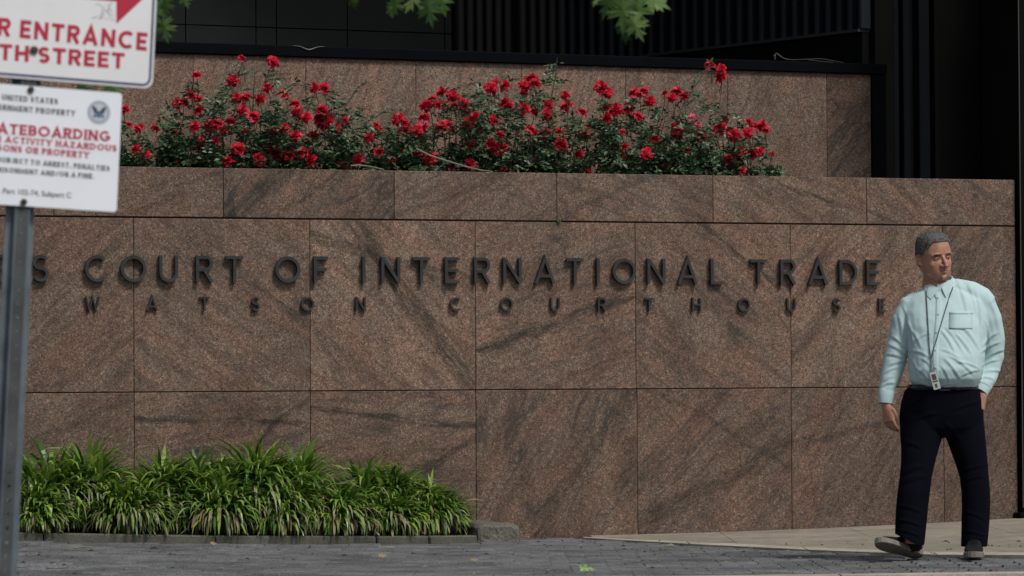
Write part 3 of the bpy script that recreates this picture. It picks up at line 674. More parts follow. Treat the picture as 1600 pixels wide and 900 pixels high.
blab = ['rose bush at the far left partly behind the white signs', 'rose bush just right of the white signs with a thin red topped shoot', 'tall rose bush reaching up to the black cap left of the dented lip',
 'rose bush with bare sprig leaning right below the dented lip', 'low rose bush in the dip of the row above the word of', 'rose bush with a flat clustered mass of red blooms above a pale dry stem',
 'rose bush topped by big red bloom clusters near the middle of the planter', 'rose bush with the tallest leafy shoot crossing the black cap', 'open rose bush with round red blooms right of the tallest shoot',
 'last rose bush on the right with one shoot bearing two high blooms']
PD = lambda f: .24 + f * .72               # distance behind the front face
rs = random.Random(5); bushes = []
def pback(px, py, f): u, z = FRONT.uz(px, py, -PD(f)); return FRONT.w(u, z, -PD(f))
for i in range(len(bushx) - 1):
    cx = (bushx[i] + bushx[i+1]) / 2; u = FRONT.uz(cx, 265, -.6)[0]; P = FRONT.w(u, zs, -.6)
    par = empty('rose_bush', blab[i], 'rose bush', P, 0, 'red flowering rose bushes in the planter')
    leaf = MB(); st = MB(); x0, x1 = bushx[i] - 14, bushx[i+1] + 14
    tips = []
    N = int(11 * (x1 - x0))
    for k in range(N):
        px = rs.uniform(x0, x1); ty = topy(px); h = 272 - ty; t_ = rs.random() ** 1.5      # denser low down
        py = 272 - t_ * h; den = (1 - .86 * max(0, (t_ - .3) / .7) ** .8) * (.35 if px > 1160 else 1)
        cl = noise.noise(Vector((px*.035, py*.05, i*3.1)))                              # clumps and gaps
        if rs.random() > den * (1.0 if cl > .0 - .22*(1-t_) else .12): continue
        f = rs.random(); p = pback(px, py, f) - P
        d = Vector((rs.uniform(-1,1), rs.uniform(-1,.5), rs.uniform(-.5,.6))).normalized(); up = Vector((rs.uniform(-.5,.5), rs.uniform(-.7,.3), 1)).normalized()
        L = rs.uniform(.032, .056)
        quadleaf(leaf, p, d, up, L, L*.66)
        s_ = d.cross(up).normalized()
        for q in (-1, 1):
            quadleaf(leaf, p - d*L*.2, (d*.5 + s_*q).normalized(), up, L*.85, L*.56)
        for q in (-1, 1):
            if rs.random() < .6: quadleaf(leaf, p - d*L*.75, (d*.35 + s_*q).normalized(), up, L*.75, L*.5)
        if k % 16 == 0: tips.append(p)
    for tpt in tips:
        b0 = Vector((tpt.x*.6 + rs.uniform(-.1,.1), tpt.y*.5, -.02)); mid_ = b0.lerp(tpt, .55) + Vector((rs.uniform(-.05,.05), rs.uniform(-.04,.04), .05))
        st.tube([b0, b0.lerp(mid_, .5) + Vector((rs.uniform(-.02,.02), 0, .02)), mid_, mid_.lerp(tpt, .55), tpt], [.006, .005, .004, .003, .0016], 5, cap=False)
    bushes.append((par, P, leaf, st, bushx[i], bushx[i+1]))
def bush_for(px):
    for b_ in bushes:
        if px < b_[5]: return b_
    return bushes[-1]
for (px, py) in blooms:
    par, P, leaf, st, _, _ = bush_for(px); low = (py - topy(px)) / max(1, 272 - topy(px))
    f = rs.uniform(.0, .35) if low > .25 else rs.uniform(.1, .6)
    p = pback(px, py, f) - P; ispink = any(abs(px-(600+a/3.2)) < .1 and abs(py-b_/3.2) < .1 or abs(px-(1000+a/2.647)) < .1 and abs(py-b_/2.647) < .1 for a, b_ in pink)
    o = bpy.data.objects.new('rose_bloom', pk if ispink else rs.choice(BM)); link(o, par); o.location = p
    o.rotation_euler = (rs.uniform(.35, 1.35), rs.uniform(-.5, .5), rs.uniform(-.8, .8)); s_ = rs.choice((.55, .75, .85, .95, 1.0, 1.1)) * rs.uniform(.92, 1.05) * (.62 if ispink or py > 262 else 1); o.scale = (s_,)*3
    q = p + Vector((rs.uniform(-.03,.03), .02, -rs.uniform(.10, .2))); st.tube([q, q.lerp(p, .5) + Vector((.006, 0, 0)), p], [.003, .0025, .002], 5, cap=False)
# long shoots with sparse leaves, traced where they stand clear of the wall
shoots = [([(853,185),(862,150),(868,118),(871,90)], .3), ([(1072,160),(1090,128),(1107,104),(1112,98)], .35), ([(520,200),(540,165),(560,135),(585,125)], .4), ([(300,170),(300,140),(303,120)], .4),
          ([(330,190),(352,150),(372,120),(380,92)], .4), ([(395,170),(410,140),(425,98)], .4), ([(722,168),(722,145),(735,130),(750,128)], .35), ([(1030,200),(1045,160),(1055,150)], .4),
          ([(480,175),(490,150),(500,135)], .4), ([(262,178),(280,160),(300,150)], .4), ([(575,190),(600,175),(640,180)], .5), ([(430,150),(460,130),(500,140)], .55), ([(1150,215),(1185,232),(1214,245)], .25)]
for pts, f in shoots:
    par, P, leaf, st, _, _ = bush_for(pts[0][0]); q = [pback(x, y, f) - P for x, y in pts]; st.tube(q, [.004]*(len(q)-1) + [.0015], 5, cap=False)
    for a_, b_ in zip(q, q[1:]):
        n_ = max(2, int((b_-a_).length / .035))
        for k in range(n_):
            p = a_.lerp(b_, k/n_); 
            for r_ in range(3 if rs.random() < .75 else 1):
                d = Vector((rs.uniform(-1,1), rs.uniform(-.7,.3), rs.uniform(-.4,.5))).normalized(); L = rs.uniform(.026,.042)
                quadleaf(leaf, p + d*.02, d, Vector((0,-.4,1)).normalized(), L, L*.65)
for par, P, leaf, st, _, _ in bushes:
    tag(leaf.build('foliage', M['roseleaf'], par), kind='stuff'); tag(st.build('stem', M['stem'], par), kind='stuff')
tw = MB(); tw.tube([pback(x, y, -.2) for x, y in ((650,232),(672,243),(700,252),(730,261),(752,266),(770,268))], [.006,.006,.005,.005,.004,.003], 6)
tag(tw.build('dry_stem', M['twig']), 'pale dry stem trailing down through the roses onto the wall top', 'stem')
tw = MB(); tw.tube([pback(x, y, -.2) for x, y in ((548,259),(560,258),(578,260),(600,265))], [.005,.005,.004,.003], 6)
tag(tw.build('dry_stem', M['twig']), 'shorter pale dry stem lying on the wall top above the letters of', 'stem')

# ------------------------------------------------------------------ sign post with two signs
SA = R_(22); sr = Vector((math.cos(SA), math.sin(SA), 0)); SN = Vector((sr.y, -sr.x, 0)); LEAN = .052
SO = at(36, 330, 9.0); su = Vector((0,0,1)) * math.cos(LEAN) + sr * math.sin(LEAN); sx = sr * math.cos(LEAN) - Vector((0,0,1)) * math.sin(LEAN)
SM = Matrix((sx, -SN, su)).transposed().to_4x4(); SM.translation = SO
def sp(px, py, off=0): h = hit(px, py, SO + SN*off, SN) - SO; return h.dot(sx), h.dot(su)
pole = empty('signpost', 'leaning galvanised perforated steel post holding two white signs at the left', 'signpost'); pole.matrix_world = SM
galv = plain('galvanised_steel', (.125, .155, .175), .5, .35, .5, .28, 14)
galvd = plain('galvanised_dark', (.06, .07, .075), .6, .3, .5, .4, 10)  # darker steel tone for the perforated web
half = (sp(58, 400)[0] - sp(13, 400)[0]) / 2; zlo = -2.3; ztop = 1.3; W = half
web = MB(); pz = .0254 * 1.35; nh = int((ztop - zlo) / pz); hw = W * .42
for k in range(nh):
    z0 = zlo + k*pz; zc = z0 + pz/2; oc = [(hw*a_, .004, zc + pz/2*b_) for a_, b_ in ((1,0),(1,1),(0,1),(-1,1),(-1,0),(-1,-1),(0,-1),(1,-1))]
    ic = [(.0042*math.cos(R_(45*i)), .004, zc + .0042*math.sin(R_(45*i))) for i in range(8)]; bk = [(x, .0075, z) for x, _, z in ic]
    web.add(oc + ic + bk, [(i, (i+1) % 8, 8+(i+1) % 8, 8+i) for i in range(8)] + [(8+i, 8+(i+1) % 8, 16+(i+1) % 8, 16+i) for i in range(8)])
web.build('perforated_web', galvd, pole)
for s_ in (-1, 1):
    fl = MB(); prof = [(s_*hw, .004), (s_*(hw+.003), .004), (s_*W*.62, .028), (s_*W, .030), (s_*W, .033), (s_*W*.6, .031), (s_*(hw), .0075)]
    fl.loft([[(x, y, z) for x, y in prof] for z in (zlo, ztop)]); fixn(fl.build('flange', galv, pole))
wmat = plain('white_sign_face', (.76, .77, .79), .4, 0, .5, .04, 5); wmat2 = plain('white_sign_face_lower', (.80, .84, .90), .4, 0, .5, .03, 5)
redp = plain('red_sign_print', (.45, .012, .045), .45); navy = plain('navy_sign_print', (.035, .05, .13), .45); greyp = plain('dark_sign_print', (.09, .095, .11), .5)
boltm = plain('weathered_bolt', (.06, .05, .04), .5, .5, .5, .4, 60); alum = plain('sign_aluminium', (.3, .31, .32), .45, .6)
def rrect(x0, x1, z0, z1, r, n=6):
    pts = []
    for cx, cz, a0 in ((x1-r, z1-r, 0), (x0+r, z1-r, 90), (x0+r, z0+r, 180), (x1-r, z0+r, 270)):
        pts += [(cx + r*math.cos(R_(a0 + 90*k/n)), cz + r*math.sin(R_(a0 + 90*k/n))) for k in range(n+1)]
    return pts
def signplate(name, label, rect, r, mat):
    root = empty(name, label, 'sign'); root.matrix_world = SM
    pts = rrect(*rect, r); b = MB(); b.loft([[(x, y, z) for x, z in pts] for y in (-.0015, .001)]); fixn(b.build('plate', alum, root))
    f = MB(); f.add([(x, -.0019, z) for x, z in rrect(rect[0]+.0008, rect[1]-.0008, rect[2]+.0008, rect[3]-.0008, r)], [tuple(range(len(pts)))]); f.build('face', mat, root)
    return root
# upper sign
ux1 = sp(242, 60)[0]; uz0 = sp(120, 130)[1]; ux0 = -ux1 + 2*sp(53, 78)[0]; uz1 = uz0 + .46
up_ = signplate('entrance_sign', 'upper white sign reading r entrance th street with a red arrow', (ux0, ux1, uz0, uz1), .022, wmat)
def off2(px, py): a_ = sp(px, py, .0025); return Vector((a_[0], -.0025, a_[1]))
bd_ = MB(); ring = rrect(ux0+.0085, ux1-.0085, uz0+.0085, uz1-.0085, .018); ring.append(ring[0]); ribbon(bd_, ring, .006, -.0026, -.002, lambda x, y, d: (x, d, y)); fixn(bd_.build('border', navy, up_))
def textline(root, name, text, pxa, pya, pxb, pyb, caph, w, mat, serif=False, gap=.18, thick=.0006):
    """text running from baseline start px to baseline end px; caph in photo px"""
    a_ = Vector(sp(pxa, pya, .0025)); b_ = Vector(sp(pxb, pyb, .0025)); c_ = Vector(sp(pxa, pya - caph, .0025)); H = (c_ - a_).length
    adv = []; x = 0
    for ch in text:
        wd = glyph(ch, w)[0]; adv.append(x); x += wd + (gap if ch != ' ' else .02)
    tot = x - gap; sc = (b_ - a_).length / tot; dirv = (b_ - a_).normalized(); upv = Vector((-dirv.y, dirv.x)); mb = MB(); q = 0
    for ch, ax in zip(text, adv):
        for s_ in glyph(ch, w)[1]:
            q += 1
            def tf(X, Z, d): v = a_ + dirv * (ax + X) * sc + upv * Z * H; return (v.x, d - .00004*(q % 9), v.y)
            pts = s_
            ribbon(mb, pts, w, -.0029, -.0022, tf)
            if serif and ch not in 'OCSG.,/':
                for (ex, ez) in (s_[0], s_[-1]):
                    if ez < .03 or ez > .97:
                        zz = .035 if ez < .5 else .965; ribbon(mb, [(ex - w*.95, zz), (ex + w*.95, zz)], .07, -.0031, -.0022, tf)
    return fixn(mb.build(name, mat, root))
textline(up_, 'printed_line', 'R ENTRANCE', -4, 55, 229, 79, 28, .21, redp)
textline(up_, 'printed_line', 'TH STREET', -2, 93, 194, 107.5, 25, .21, redp, gap=.16)
ar = MB(); pts = [(182,37),(249,-26),(182,-78),(182,-44),(-60,-66),(-60,-18),(182,2)]; v3 = [off2(*p) for p in pts]; ar.add([(v.x, -.0027, v.z) for v in v3], [(0,1,2,3,6),(3,4,5,6)]); ar.build('red_arrow', redp, up_)
sc_ = MB()
for k in range(22):
    x, y = rs.uniform(150, 178), rs.uniform(3, 30); a_ = off2(x, y); b_ = off2(x + rs.uniform(-9, 9), y + rs.uniform(2, 9))
    ribbon(sc_, [(a_.x, a_.z), (b_.x, b_.z)], rs.uniform(.0006, .0018), -.00285 - .00001*k, -.0022, lambda x, y, d: (x, d, y))
sc_.build('worn_scratches', plain('scuffed_grey', (.42, .40, .41), .7), up_)
def bolt(root, px, py, r=.0085):
    b = MB(); a_ = sp(px, py, .003); ringp = lambda rr_, y: [(a_[0] + rr_*math.cos(R_(60*k)), y, a_[1] + rr_*math.sin(R_(60*k))) for k in range(6)]
    b.loft([ringp(r, -.0024), ringp(r, -.0075), ringp(r*.7, -.0092)]); fixn(b.build('bolt', boltm, root))
bolt(up_, 53, 78, .0105); bolt(up_, 53, -100)
# lower sign
lx1 = sp(186.5, 240)[0]; lzt = sp(110, 139)[1]; lzb = sp(90, 326)[1]; lx0 = 2*sp(42, 228)[0] - lx1
lo_ = signplate('skateboarding_sign', 'lower white sign with small round seal and red skateboarding warning', (lx0, lx1, lzb, lzt), .008, wmat2)
for tx, xa, ya, xb, yb, ch, w_, mt, gp_ in (('UNITED STATES', 3, 155.5, 90, 162.5, 8, .2, greyp, .24), ('ERNMENT PROPERTY', -3, 171, 117, 181, 8.2, .2, greyp, .24),
    ('ATEBOARDING', -4, 208, 171, 221, 16, .2, redp, .16), ('R ACTIVITY HAZARDOUS', -6, 221, 182, 236.5, 9.5, .2, redp, .2), ('SONS OR PROPERTY', -4, 235, 139, 247, 9.5, .2, redp, .2),
    ('SUBJECT TO ARREST, PENALTIES', -3, 252.5, 171, 267, 7.5, .19, greyp, .24), ('RISONMENT AND/OR A FINE.', -3, 268, 147, 279, 7.2, .19, greyp, .24)):
    textline(lo_, 'printed_line', tx, xa, ya, xb, yb, ch, w_, mt, True, gp_)
# last small line, upper and lower case
cu_ = bpy.data.curves.new('printed_line', 'FONT'); cu_.body = '. Part 102-74, Subpart C'; cu_.size = 1; cu_.offset = .012; tmp = bpy.data.objects.new('printed_line', cu_); C.objects.link(tmp)
bpy.context.view_layer.update(); dg = bpy.context.evaluated_depsgraph_get(); tme = bpy.data.meshes.new_from_object(tmp.evaluated_get(dg)); bpy.data.objects.remove(tmp)
a_ = Vector(sp(-2, 301.5, .0025)); b_ = Vector(sp(111, 309.5, .0025)); wv = max(v.co.x for v in tme.vertices); dirv = (b_-a_).normalized(); upv = Vector((-dirv.y, dirv.x)); sc = (b_-a_).length / wv
hh = (Vector(sp(-2, 301.5)) - Vector(sp(-2, 293))).length / .72
for v in tme.vertices: q = a_ + dirv*v.co.x*sc + upv*v.co.y*hh; v.co = (q.x, -.0026, q.y)
tme.materials.clear(); tme.materials.append(greyp); link(bpy.data.objects.new('printed_line', tme), lo_)
# seal
ce = sp(154.5, 175.5, .0025); RS = abs(sp(154.5, 175.5)[1] - sp(154.5, 194)[1])
def disc(r0, r1, y, mat, name, n=40):
    b = MB(); vs = []
    for k in range(n): c_, s_ = math.cos(2*math.pi*k/n), math.sin(2*math.pi*k/n); vs += [(ce[0]+r0*c_, y, ce[1]+r0*s_), (ce[0]+r1*c_, y, ce[1]+r1*s_)]
    b.add(vs, [(2*k, 2*k+1, 2*((k+1) % n)+1, 2*((k+1) % n)) for k in range(n)]); return b.build(name, mat, lo_)
sg = plain('seal_grey_ring', (.40, .43, .50), .5, var=.1, scale=300); sb = plain('seal_blue', (.06, .13, .25), .5); sw_ = plain('seal_white', (.55, .58, .62), .5)
disc(RS*.70, RS, -.0026, sg, 'seal_ring'); disc(0.0, RS*.68, -.0026, sw_, 'seal_field')
def shape(pts, y, mat, name): b = MB(); b.add([(ce[0]+x*RS, y, ce[1]+z*RS) for x, z in pts], [tuple(range(len(pts)))]); return b.build(name, mat, lo_)
navyseal = plain('seal_navy', (.03, .05, .10), .5)
shape([(-.12,.1),(-.25,.35),(-.5,.52),(-.62,.45),(-.55,.2),(-.42,-.05),(-.2,-.2),(0,-.12)], -.0028, navyseal, 'seal_eagle_wing')
shape([(.12,.1),(0,-.12),(.2,-.2),(.42,-.05),(.55,.2),(.62,.45),(.5,.52),(.25,.35)], -.0028, navyseal, 'seal_eagle_wing')
shape([(-.1,.15),(-.12,.4),(0,.55),(.14,.42),(.1,.15)], -.0029, sw_, 'seal_eagle_head')
shape([(-.22,.12),(.22,.12),(.24,-.15),(.12,-.42),(0,-.5),(-.12,-.42),(-.24,-.15)], -.003, sb, 'seal_shield')
shape([(-.34,-.12),(-.5,-.3),(-.4,-.48),(-.15,-.4)], -.0029, sb, 'seal_branch'); shape([(.34,-.12),(.15,-.4),(.4,-.48),(.5,-.3)], -.0029, sb, 'seal_branch')
bolt(lo_, 48, 140); bolt(lo_, 37, 315.5)

# ------------------------------------------------------------------ street tree with overhanging leaves
tr = empty('street_tree', 'street tree whose lobed green leaves hang blurred into the top of the view', 'tree', (-3.1, 13.2, -.2))
TL = Vector((-3.1, 13.2, -.2)); tb = MB()
tb.tube([Vector((0,0,0)), Vector((.03,0,1.2)), Vector((.0,.05,2.6)), Vector((.1,0,4)), Vector((.0,.1,5.4))], [.17,.13,.12,.1,.05], 12); tb.build('trunk', M['bark'], tr, True)
lb = MB(); limb = [Vector((0,.05,2.5)), Vector((.8,-.2,3.0)), Vector((1.8,-.5,3.15)), Vector((2.9,-.8,3.05)), Vector((3.9,-.9,2.95))]
lb.tube(limb, [.07,.05,.04,.028,.012], 8); lb.tube([limb[2], limb[2]+Vector((.3,.5,.2)), limb[2]+Vector((.8,1,.2))], [.03,.02,.01], 6)
leafs = MB()
def lobed(mb, p, d, nrm, L, rg_):
    s_ = d.cross(nrm).normalized(); nrm = s_.cross(d).normalized()
    half_ = [(0,0),(.05,.14),(.40,.02),(.30,.12),(.46,.16),(.09,.30),(.58,.42),(.40,.46),(.52,.60),(.08,.52),(.26,.80),(.10,.76),(0,1)]
    cup = lambda x, y: nrm * (-(x*x)*.35 - y*y*.25) * L
    out = [p + s_*x*L*.8 + d*y*L + cup(x, y) for x, y in half_] + [p - s_*x*L*.8 + d*y*L + cup(x, y) for x, y in half_[-2:0:-1]]
    mid_ = [p + d*y*L + cup(0, y) for y in (.1,.35,.6,.8)]; n = len(out)
    c_ = p + d*.4*L + cup(0, .4); mb.add(out + [c_], [(i, (i+1) % n, n) for i in range(n)])
rt = random.Random(9)
hang = [  # px, py, depth, size m, direction in the picture (dx, dz)
 (285,-12,12.6,.06,(.35,-1)), (262,-8,12.9,.08,(-.2,-.8)), (548,-6,12.8,.05,(.3,-1)), (609,8,12.4,.045,(.1,-1)), (622,-8,12.3,.08,(-.3,-1)), (668,-6,12.2,.11,(.1,-1)), (655,-20,12.5,.1,(-.5,-1)), (684,-18,12.3,.1,(.3,-1)), (664,2,12.4,.05,(-.1,-1)),
 (975,-8,12.0,.13,(-.05,-1)), (992,-2,12.1,.11,(.25,-1)), (1000,-14,12.2,.12,(1,-.45)), (958,-16,12.3,.11,(-.5,-1)), (985,22,12.0,.10,(.4,-1)), (978,28,12.05,.09,(-.1,-1)), (1008,-4,12.3,.08,(.8,-.5)), (940,-12,12.6,.06,(-.6,-.8)), (230,20,13,.12,(-.2,-1)), (242,-5,13.1,.12,(.1,-1)), (215,30,13.2,.12,(.2,-1)), (160,132,14,.10,(1,-.2)), (120,128,14.2,.10,(.6,-.3)), (255,25,13.2,.10,(.1,-1))]
for px, py, Y, sz, (dx, dz) in hang:
    Y *= .86; sz *= .86; p = at(px, py, Y) - TL; d = Vector((dx, rt.uniform(-.5,.1), dz)).normalized(); lobed(leafs, p, d, Vector((rt.uniform(-.5,.5), -1, rt.uniform(0,.8))).normalized(), sz, rt)
    
    lp = min((limb[i].lerp(limb[i+1], q/6) for i in range(4) for q in range(7)), key=lambda v: (v - p).length); top_ = lp; lb.tube([p, p.lerp(top_, .3) + Vector((.0, 0, .10)), p.lerp(top_, .7) + Vector((0, 0, .08)), top_], [.0018,.003,.004,.006], 5)
for k in range(700):
    t_ = rt.random(); i = min(3, int(t_*4)); p = limb[i].lerp(limb[i+1], t_*4-i) + Vector((rt.gauss(0,.3), rt.gauss(0,.45), rt.uniform(-.1,.9)))
    w_ = p + TL
    if w_.z < CZ + 612/F*w_.y + .1: continue
    d = Vector((rt.uniform(-1,1), rt.uniform(-1,1), rt.uniform(-1,.1))).normalized(); lobed(leafs, p, d, Vector((rt.uniform(-.4,.4), rt.uniform(-.4,.4), 1)).normalized(), rt.uniform(.07,.14), rt)
for k in range(900):
    v_ = Vector((rt.gauss(0,1), rt.gauss(0,1), rt.gauss(0,1))).normalized() * rt.uniform(.6, 1); p = Vector((v_.x*1.0 - .2, v_.y*1.3, 4.9 + v_.z*1.1))
    lobed(leafs, p, Vector((rt.uniform(-1,1), rt.uniform(-1,1), rt.uniform(-1,.1))).normalized(), Vector((rt.uniform(-.4,.4), rt.uniform(-.4,.4), 1)).normalized(), rt.uniform(.1,.16), rt)
lb.build('limb', M['bark'], tr, True)
tag(leafs.build('crown', M['treeleaf'], tr), kind='stuff')

# ------------------------------------------------------------------ litter on the paving
rl = random.Random(4); lit = MB()
for k in range(240):
    px, py = rl.uniform(20, 1600), rl.choice([rl.uniform(846, 899), rl.uniform(846, 870)])
    q = gpt(px, py)
    if q.y > min(wy(q.x) - .02, wy(q.x) - (KOFF + .12 if q.x < -.2 else .02)) or q.y < KN(q.x): continue
    r_ = rl.uniform(.003, .011) * (1.5 if rl.random() < .1 else 1); a_ = rl.uniform(0, 3.14); e = Vector((math.cos(a_)*r_*rl.uniform(1,2.2), math.sin(a_)*r_, 0)); f_ = Vector((-math.sin(a_)*r_*.6, math.cos(a_)*r_*.6, 0)); zc = g(q.x, q.y) + .006
    c_ = Vector((q.x, q.y, zc)); h_ = Vector((0,0,r_*.8)); lit.add([c_-e, c_+f_, c_+e, c_-f_, c_+h_], [(0,3,4),(3,2,4),(2,1,4),(1,0,4),(0,1,2,3)], 0 if rl.random() < .72 else 1)
lm_ = [plain('dark_seed_litter', (.02, .014, .01), .9), plain('pale_litter', (.22, .17, .1), .8)]
tag(lit.build('ground_litter', mats=lm_), 'small dark seeds and leaf crumbs scattered over the paving', 'litter', kind='stuff')
lit = MB()
for k in range(30):
    q = gpt(rl.uniform(1215, 1598), rl.uniform(894, 900)); c_ = Vector((q.x, q.y, g(q.x, q.y) + .018)); r_ = rl.uniform(.004,.009)
    d = Vector((rl.uniform(-1,1), rl.uniform(-1,1), .5)).normalized(); quadleaf(lit, c_, d, Vector((0,0,1)), r_*2, r_*1.4)
tag(lit.build('fallen_petals', leafmat('petal_litter', (.06,.02,.015), (.2,.03,.03), (.35,.02,.03))), 'dark red petals and crumbs scattered on the pale kerb', 'petals', kind='stuff')
def groundleaf(px, py, L, col, lab, tilt):
    q = gpt(px, py); b = MB(); p = Vector((0,0,0)); lobed(b, p, Vector((1, .2, .05)).normalized(), Vector((0, -tilt, 1)).normalized(), L, rl)
    o = b.build('fallen_leaf', col); o.location = (q.x, q.y, g(q.x, q.y) + .02); tag(o, lab, 'leaf', 'leaves fallen on the pavers')
gl = plain('fresh_fallen_leaf', (.16, .28, .07), .5, var=.2); yl = plain('tan_fallen_leaf', (.30, .2, .08), .7, var=.3)
groundleaf(903, 893, .10, gl, 'curled light green leaf lying on the pavers at the bottom centre', .8)
groundleaf(590, 872, .06, yl, 'small tan leaf on the pavers below the middle of the plant bed', .5)
groundleaf(328, 853, .045, yl, 'small orange tan leaf close to the kerb near the left', .6)
groundleaf(735, 879, .05, yl, 'tan leaf on the pavers below the concrete block', .4)
tw = MB(); q0, q1 = gpt(105, 861), gpt(148, 859); q0.z += .01; q1.z += .012; tw.tube([q0, q0.lerp(q1, .5) + Vector((0,.02,.008)), q1], [.003,.004,.002], 5)
tag(tw.build('fallen_twig', M['twig']), 'thin pale twig lying on the pavers at the left', 'twig')

# ------------------------------------------------------------------ the walking man
MY = 19.7
def pm(px, py, dy=0.0): return at(px, py, MY + dy)
MB_ = gpt(1478, 873); PB = Vector((MB_.x, MY, g(MB_.x, MY)))
man = empty('person', 'man in pale aqua button-down shirt and dark trousers walking past the wall', 'person', PB)
def loc(p): return p - PB
SCALE = MY / F
def ringx(l, r, py, dc, dh, n=28, ex=2.3, tilt=0, roundf=0):
    """horizontal ring from px l to r at height py; centre depth dc, half depth dh"""
    c = loc(pm((l+r)/2, py, dc)); hw = (r-l)/2*SCALE; out = []
    for k in range(n):
        a = 2*math.pi*k/n; ca, sa = math.cos(a), math.sin(a)
        x = math.copysign(abs(ca)**(2/ex), ca); y = math.copysign(abs(sa)**(2/ex), sa)
        out.append(Vector((c.x + x*hw, c.y + y*dh, c.z + tilt*x*hw)))
    return out
def limb_(mb, pts, n=16):                  # pts: (px, py, dy, radius m [, flat])
    P = [loc(pm(*p[:3])) for p in pts]; rings = []
    for i, p in enumerate(P):
        t = (P[min(i+1, len(P)-1)] - P[max(i-1, 0)]).normalized(); a = Vector((0,1,0)); a = (a - t*a.dot(t)).normalized(); b = t.cross(a)
        r = pts[i][3]; fl = pts[i][4] if len(pts[i]) > 4 else 1
        rings.append([p + b*math.cos(2*math.pi*k/n)*r + a*math.sin(2*math.pi*k/n)*r*fl for k in range(n)])
    mb.loft(rings)
def remesh(mb, vox, smooth=4, fac=.5):
    me = bpy.data.meshes.new('tmp'); me.from_pydata([tuple(v) for v in mb.v], [], mb.f)
    bm = bmesh.new(); bm.from_mesh(me); bmesh.ops.recalc_face_normals(bm, faces=bm.faces); bm.to_mesh(me); bm.free()
    o = bpy.data.objects.new('tmp', me); C.objects.link(o)
    m1 = o.modifiers.new('r', 'REMESH'); m1.mode = 'VOXEL'; m1.voxel_size = vox
    m2 = o.modifiers.new('s', 'SMOOTH'); m2.iterations = smooth; m2.factor = fac
    bpy.context.view_layer.update(); dg = bpy.context.evaluated_depsgraph_get(); r = bpy.data.meshes.new_from_object(o.evaluated_get(dg))
    bpy.data.objects.remove(o); return r
def co_of(me): a = np.empty(len(me.vertices)*3, np.float32); me.vertices.foreach_get('co', a); return a.reshape(-1,3).astype(np.float64)
def no_of(me): a = np.empty(len(me.vertices)*3, np.float32); me.vertex_normals.foreach_get('vector', a); return a.reshape(-1,3).astype(np.float64)
def set_co(me, a): me.vertices.foreach_set('co', a.astype(np.float32).ravel()); me.update()
def topx(a):                               # local points -> photo px
    q = a + np.array(PB) - np.array(CAM); f = q @ np.array(FW); return 800 + F*(q @ np.array(RV))/f, 450 - F*(q @ np.array(UV))/f
def folds(me, lst, front=True):
    """lst: (px0,py0,px1,py1,width px,amp m) creases and ridges drawn on the camera side of the cloth"""
    a = co_of(me); n = no_of(me); X, Y = topx(a); d = np.zeros(len(a))
    for x0, y0, x1, y1, wd, am in lst:
        L = math.hypot(x1-x0, y1-y0); ux, uy = (x1-x0)/L, (y1-y0)/L; t = (X-x0)*ux + (Y-y0)*uy; bow = 2.0*np.sin(t/L*math.pi)
        s = (X-x0)*-uy + (Y-y0)*ux + bow; en = np.clip(np.minimum(t, L-t)/(.3*L) + .35, 0, 1)
        d += am * en * (np.exp(-(s/wd)**2) - .7*np.exp(-((s-wd*1.6)/wd)**2))
    msk = np.clip(-n[:,1]*2.2 + .5, 0, 1) if front else 1
    set_co(me, a + n * (d*msk*.82)[:,None])
def cloth(name, col, var=.1, rough=.85, weave=900, sheen=.0, translucent=0):
    t = NT(name); t.b.inputs['Roughness'].default_value = rough; t.b.inputs['Specular IOR Level'].default_value = .2
    co = t.n('ShaderNodeTexCoord').outputs['Object']; f = t.noise(co, 9, 4, .6)
    t.l(t.ramp(f, [(.3, tuple(c*(1-var) for c in col)), (.7, tuple(min(1, c*(1+var)) for c in col))]), t.b.inputs['Base Color'])
    t.bump(t.noise(co, 60, 4, .6), .25, .004); return t.mat
def skinmat(name, c1, c2):
    t = NT(name); t.b.inputs['Roughness'].default_value = .5; t.b.inputs['Specular IOR Level'].default_value = .35
    co = t.n('ShaderNodeTexCoord').outputs['Object']; t.l(t.ramp(t.noise(co, 22, 4, .6), [(.35, c1), (.65, c2)]), t.b.inputs['Base Color'])
    t.b.inputs['Subsurface Weight'].default_value = .08; t.b.inputs['Subsurface Radius'].default_value = (.02,.008,.004); return t.mat
SK = skinmat('skin', (.37, .185, .125), (.46, .245, .165)); SKR = skinmat('skin_ruddy', (.38, .165, .12), (.43, .20, .145)); LIP = skinmat('lips', (.30, .125, .10), (.34, .15, .12))
BROW = plain('brow_hair', (.05, .04, .032), .8); SHIRT = cloth('aqua_cotton', (.46, .61, .625), .04); CUFF = SHIRT
NAVY = cloth('navy_trouser_wool', (.0035, .004, .008), .2, .95); NAVY.node_tree.nodes['Principled BSDF'].inputs['Specular IOR Level'].default_value = .06
HAIR = None
t = NT('grey_hair'); t.b.inputs['Roughness'].default_value = .55
co = t.n('ShaderNodeTexCoord').outputs['Object']; mp = t.n('ShaderNodeMapping'); t.l(co, mp.inputs[0]); mp.inputs['Scale'].default_value = (1, .35, .8)
t.l(t.ramp(t.noise(mp.outputs[0], 130, 3, .7), [(.35, (.03,.027,.024)), (.58, (.11,.103,.096)), (.8, (.27,.26,.25))]), t.b.inputs['Base Color']); t.bump(t.noise(mp.outputs[0], 150, 3, .7), .8, .006); HAIR = t.mat

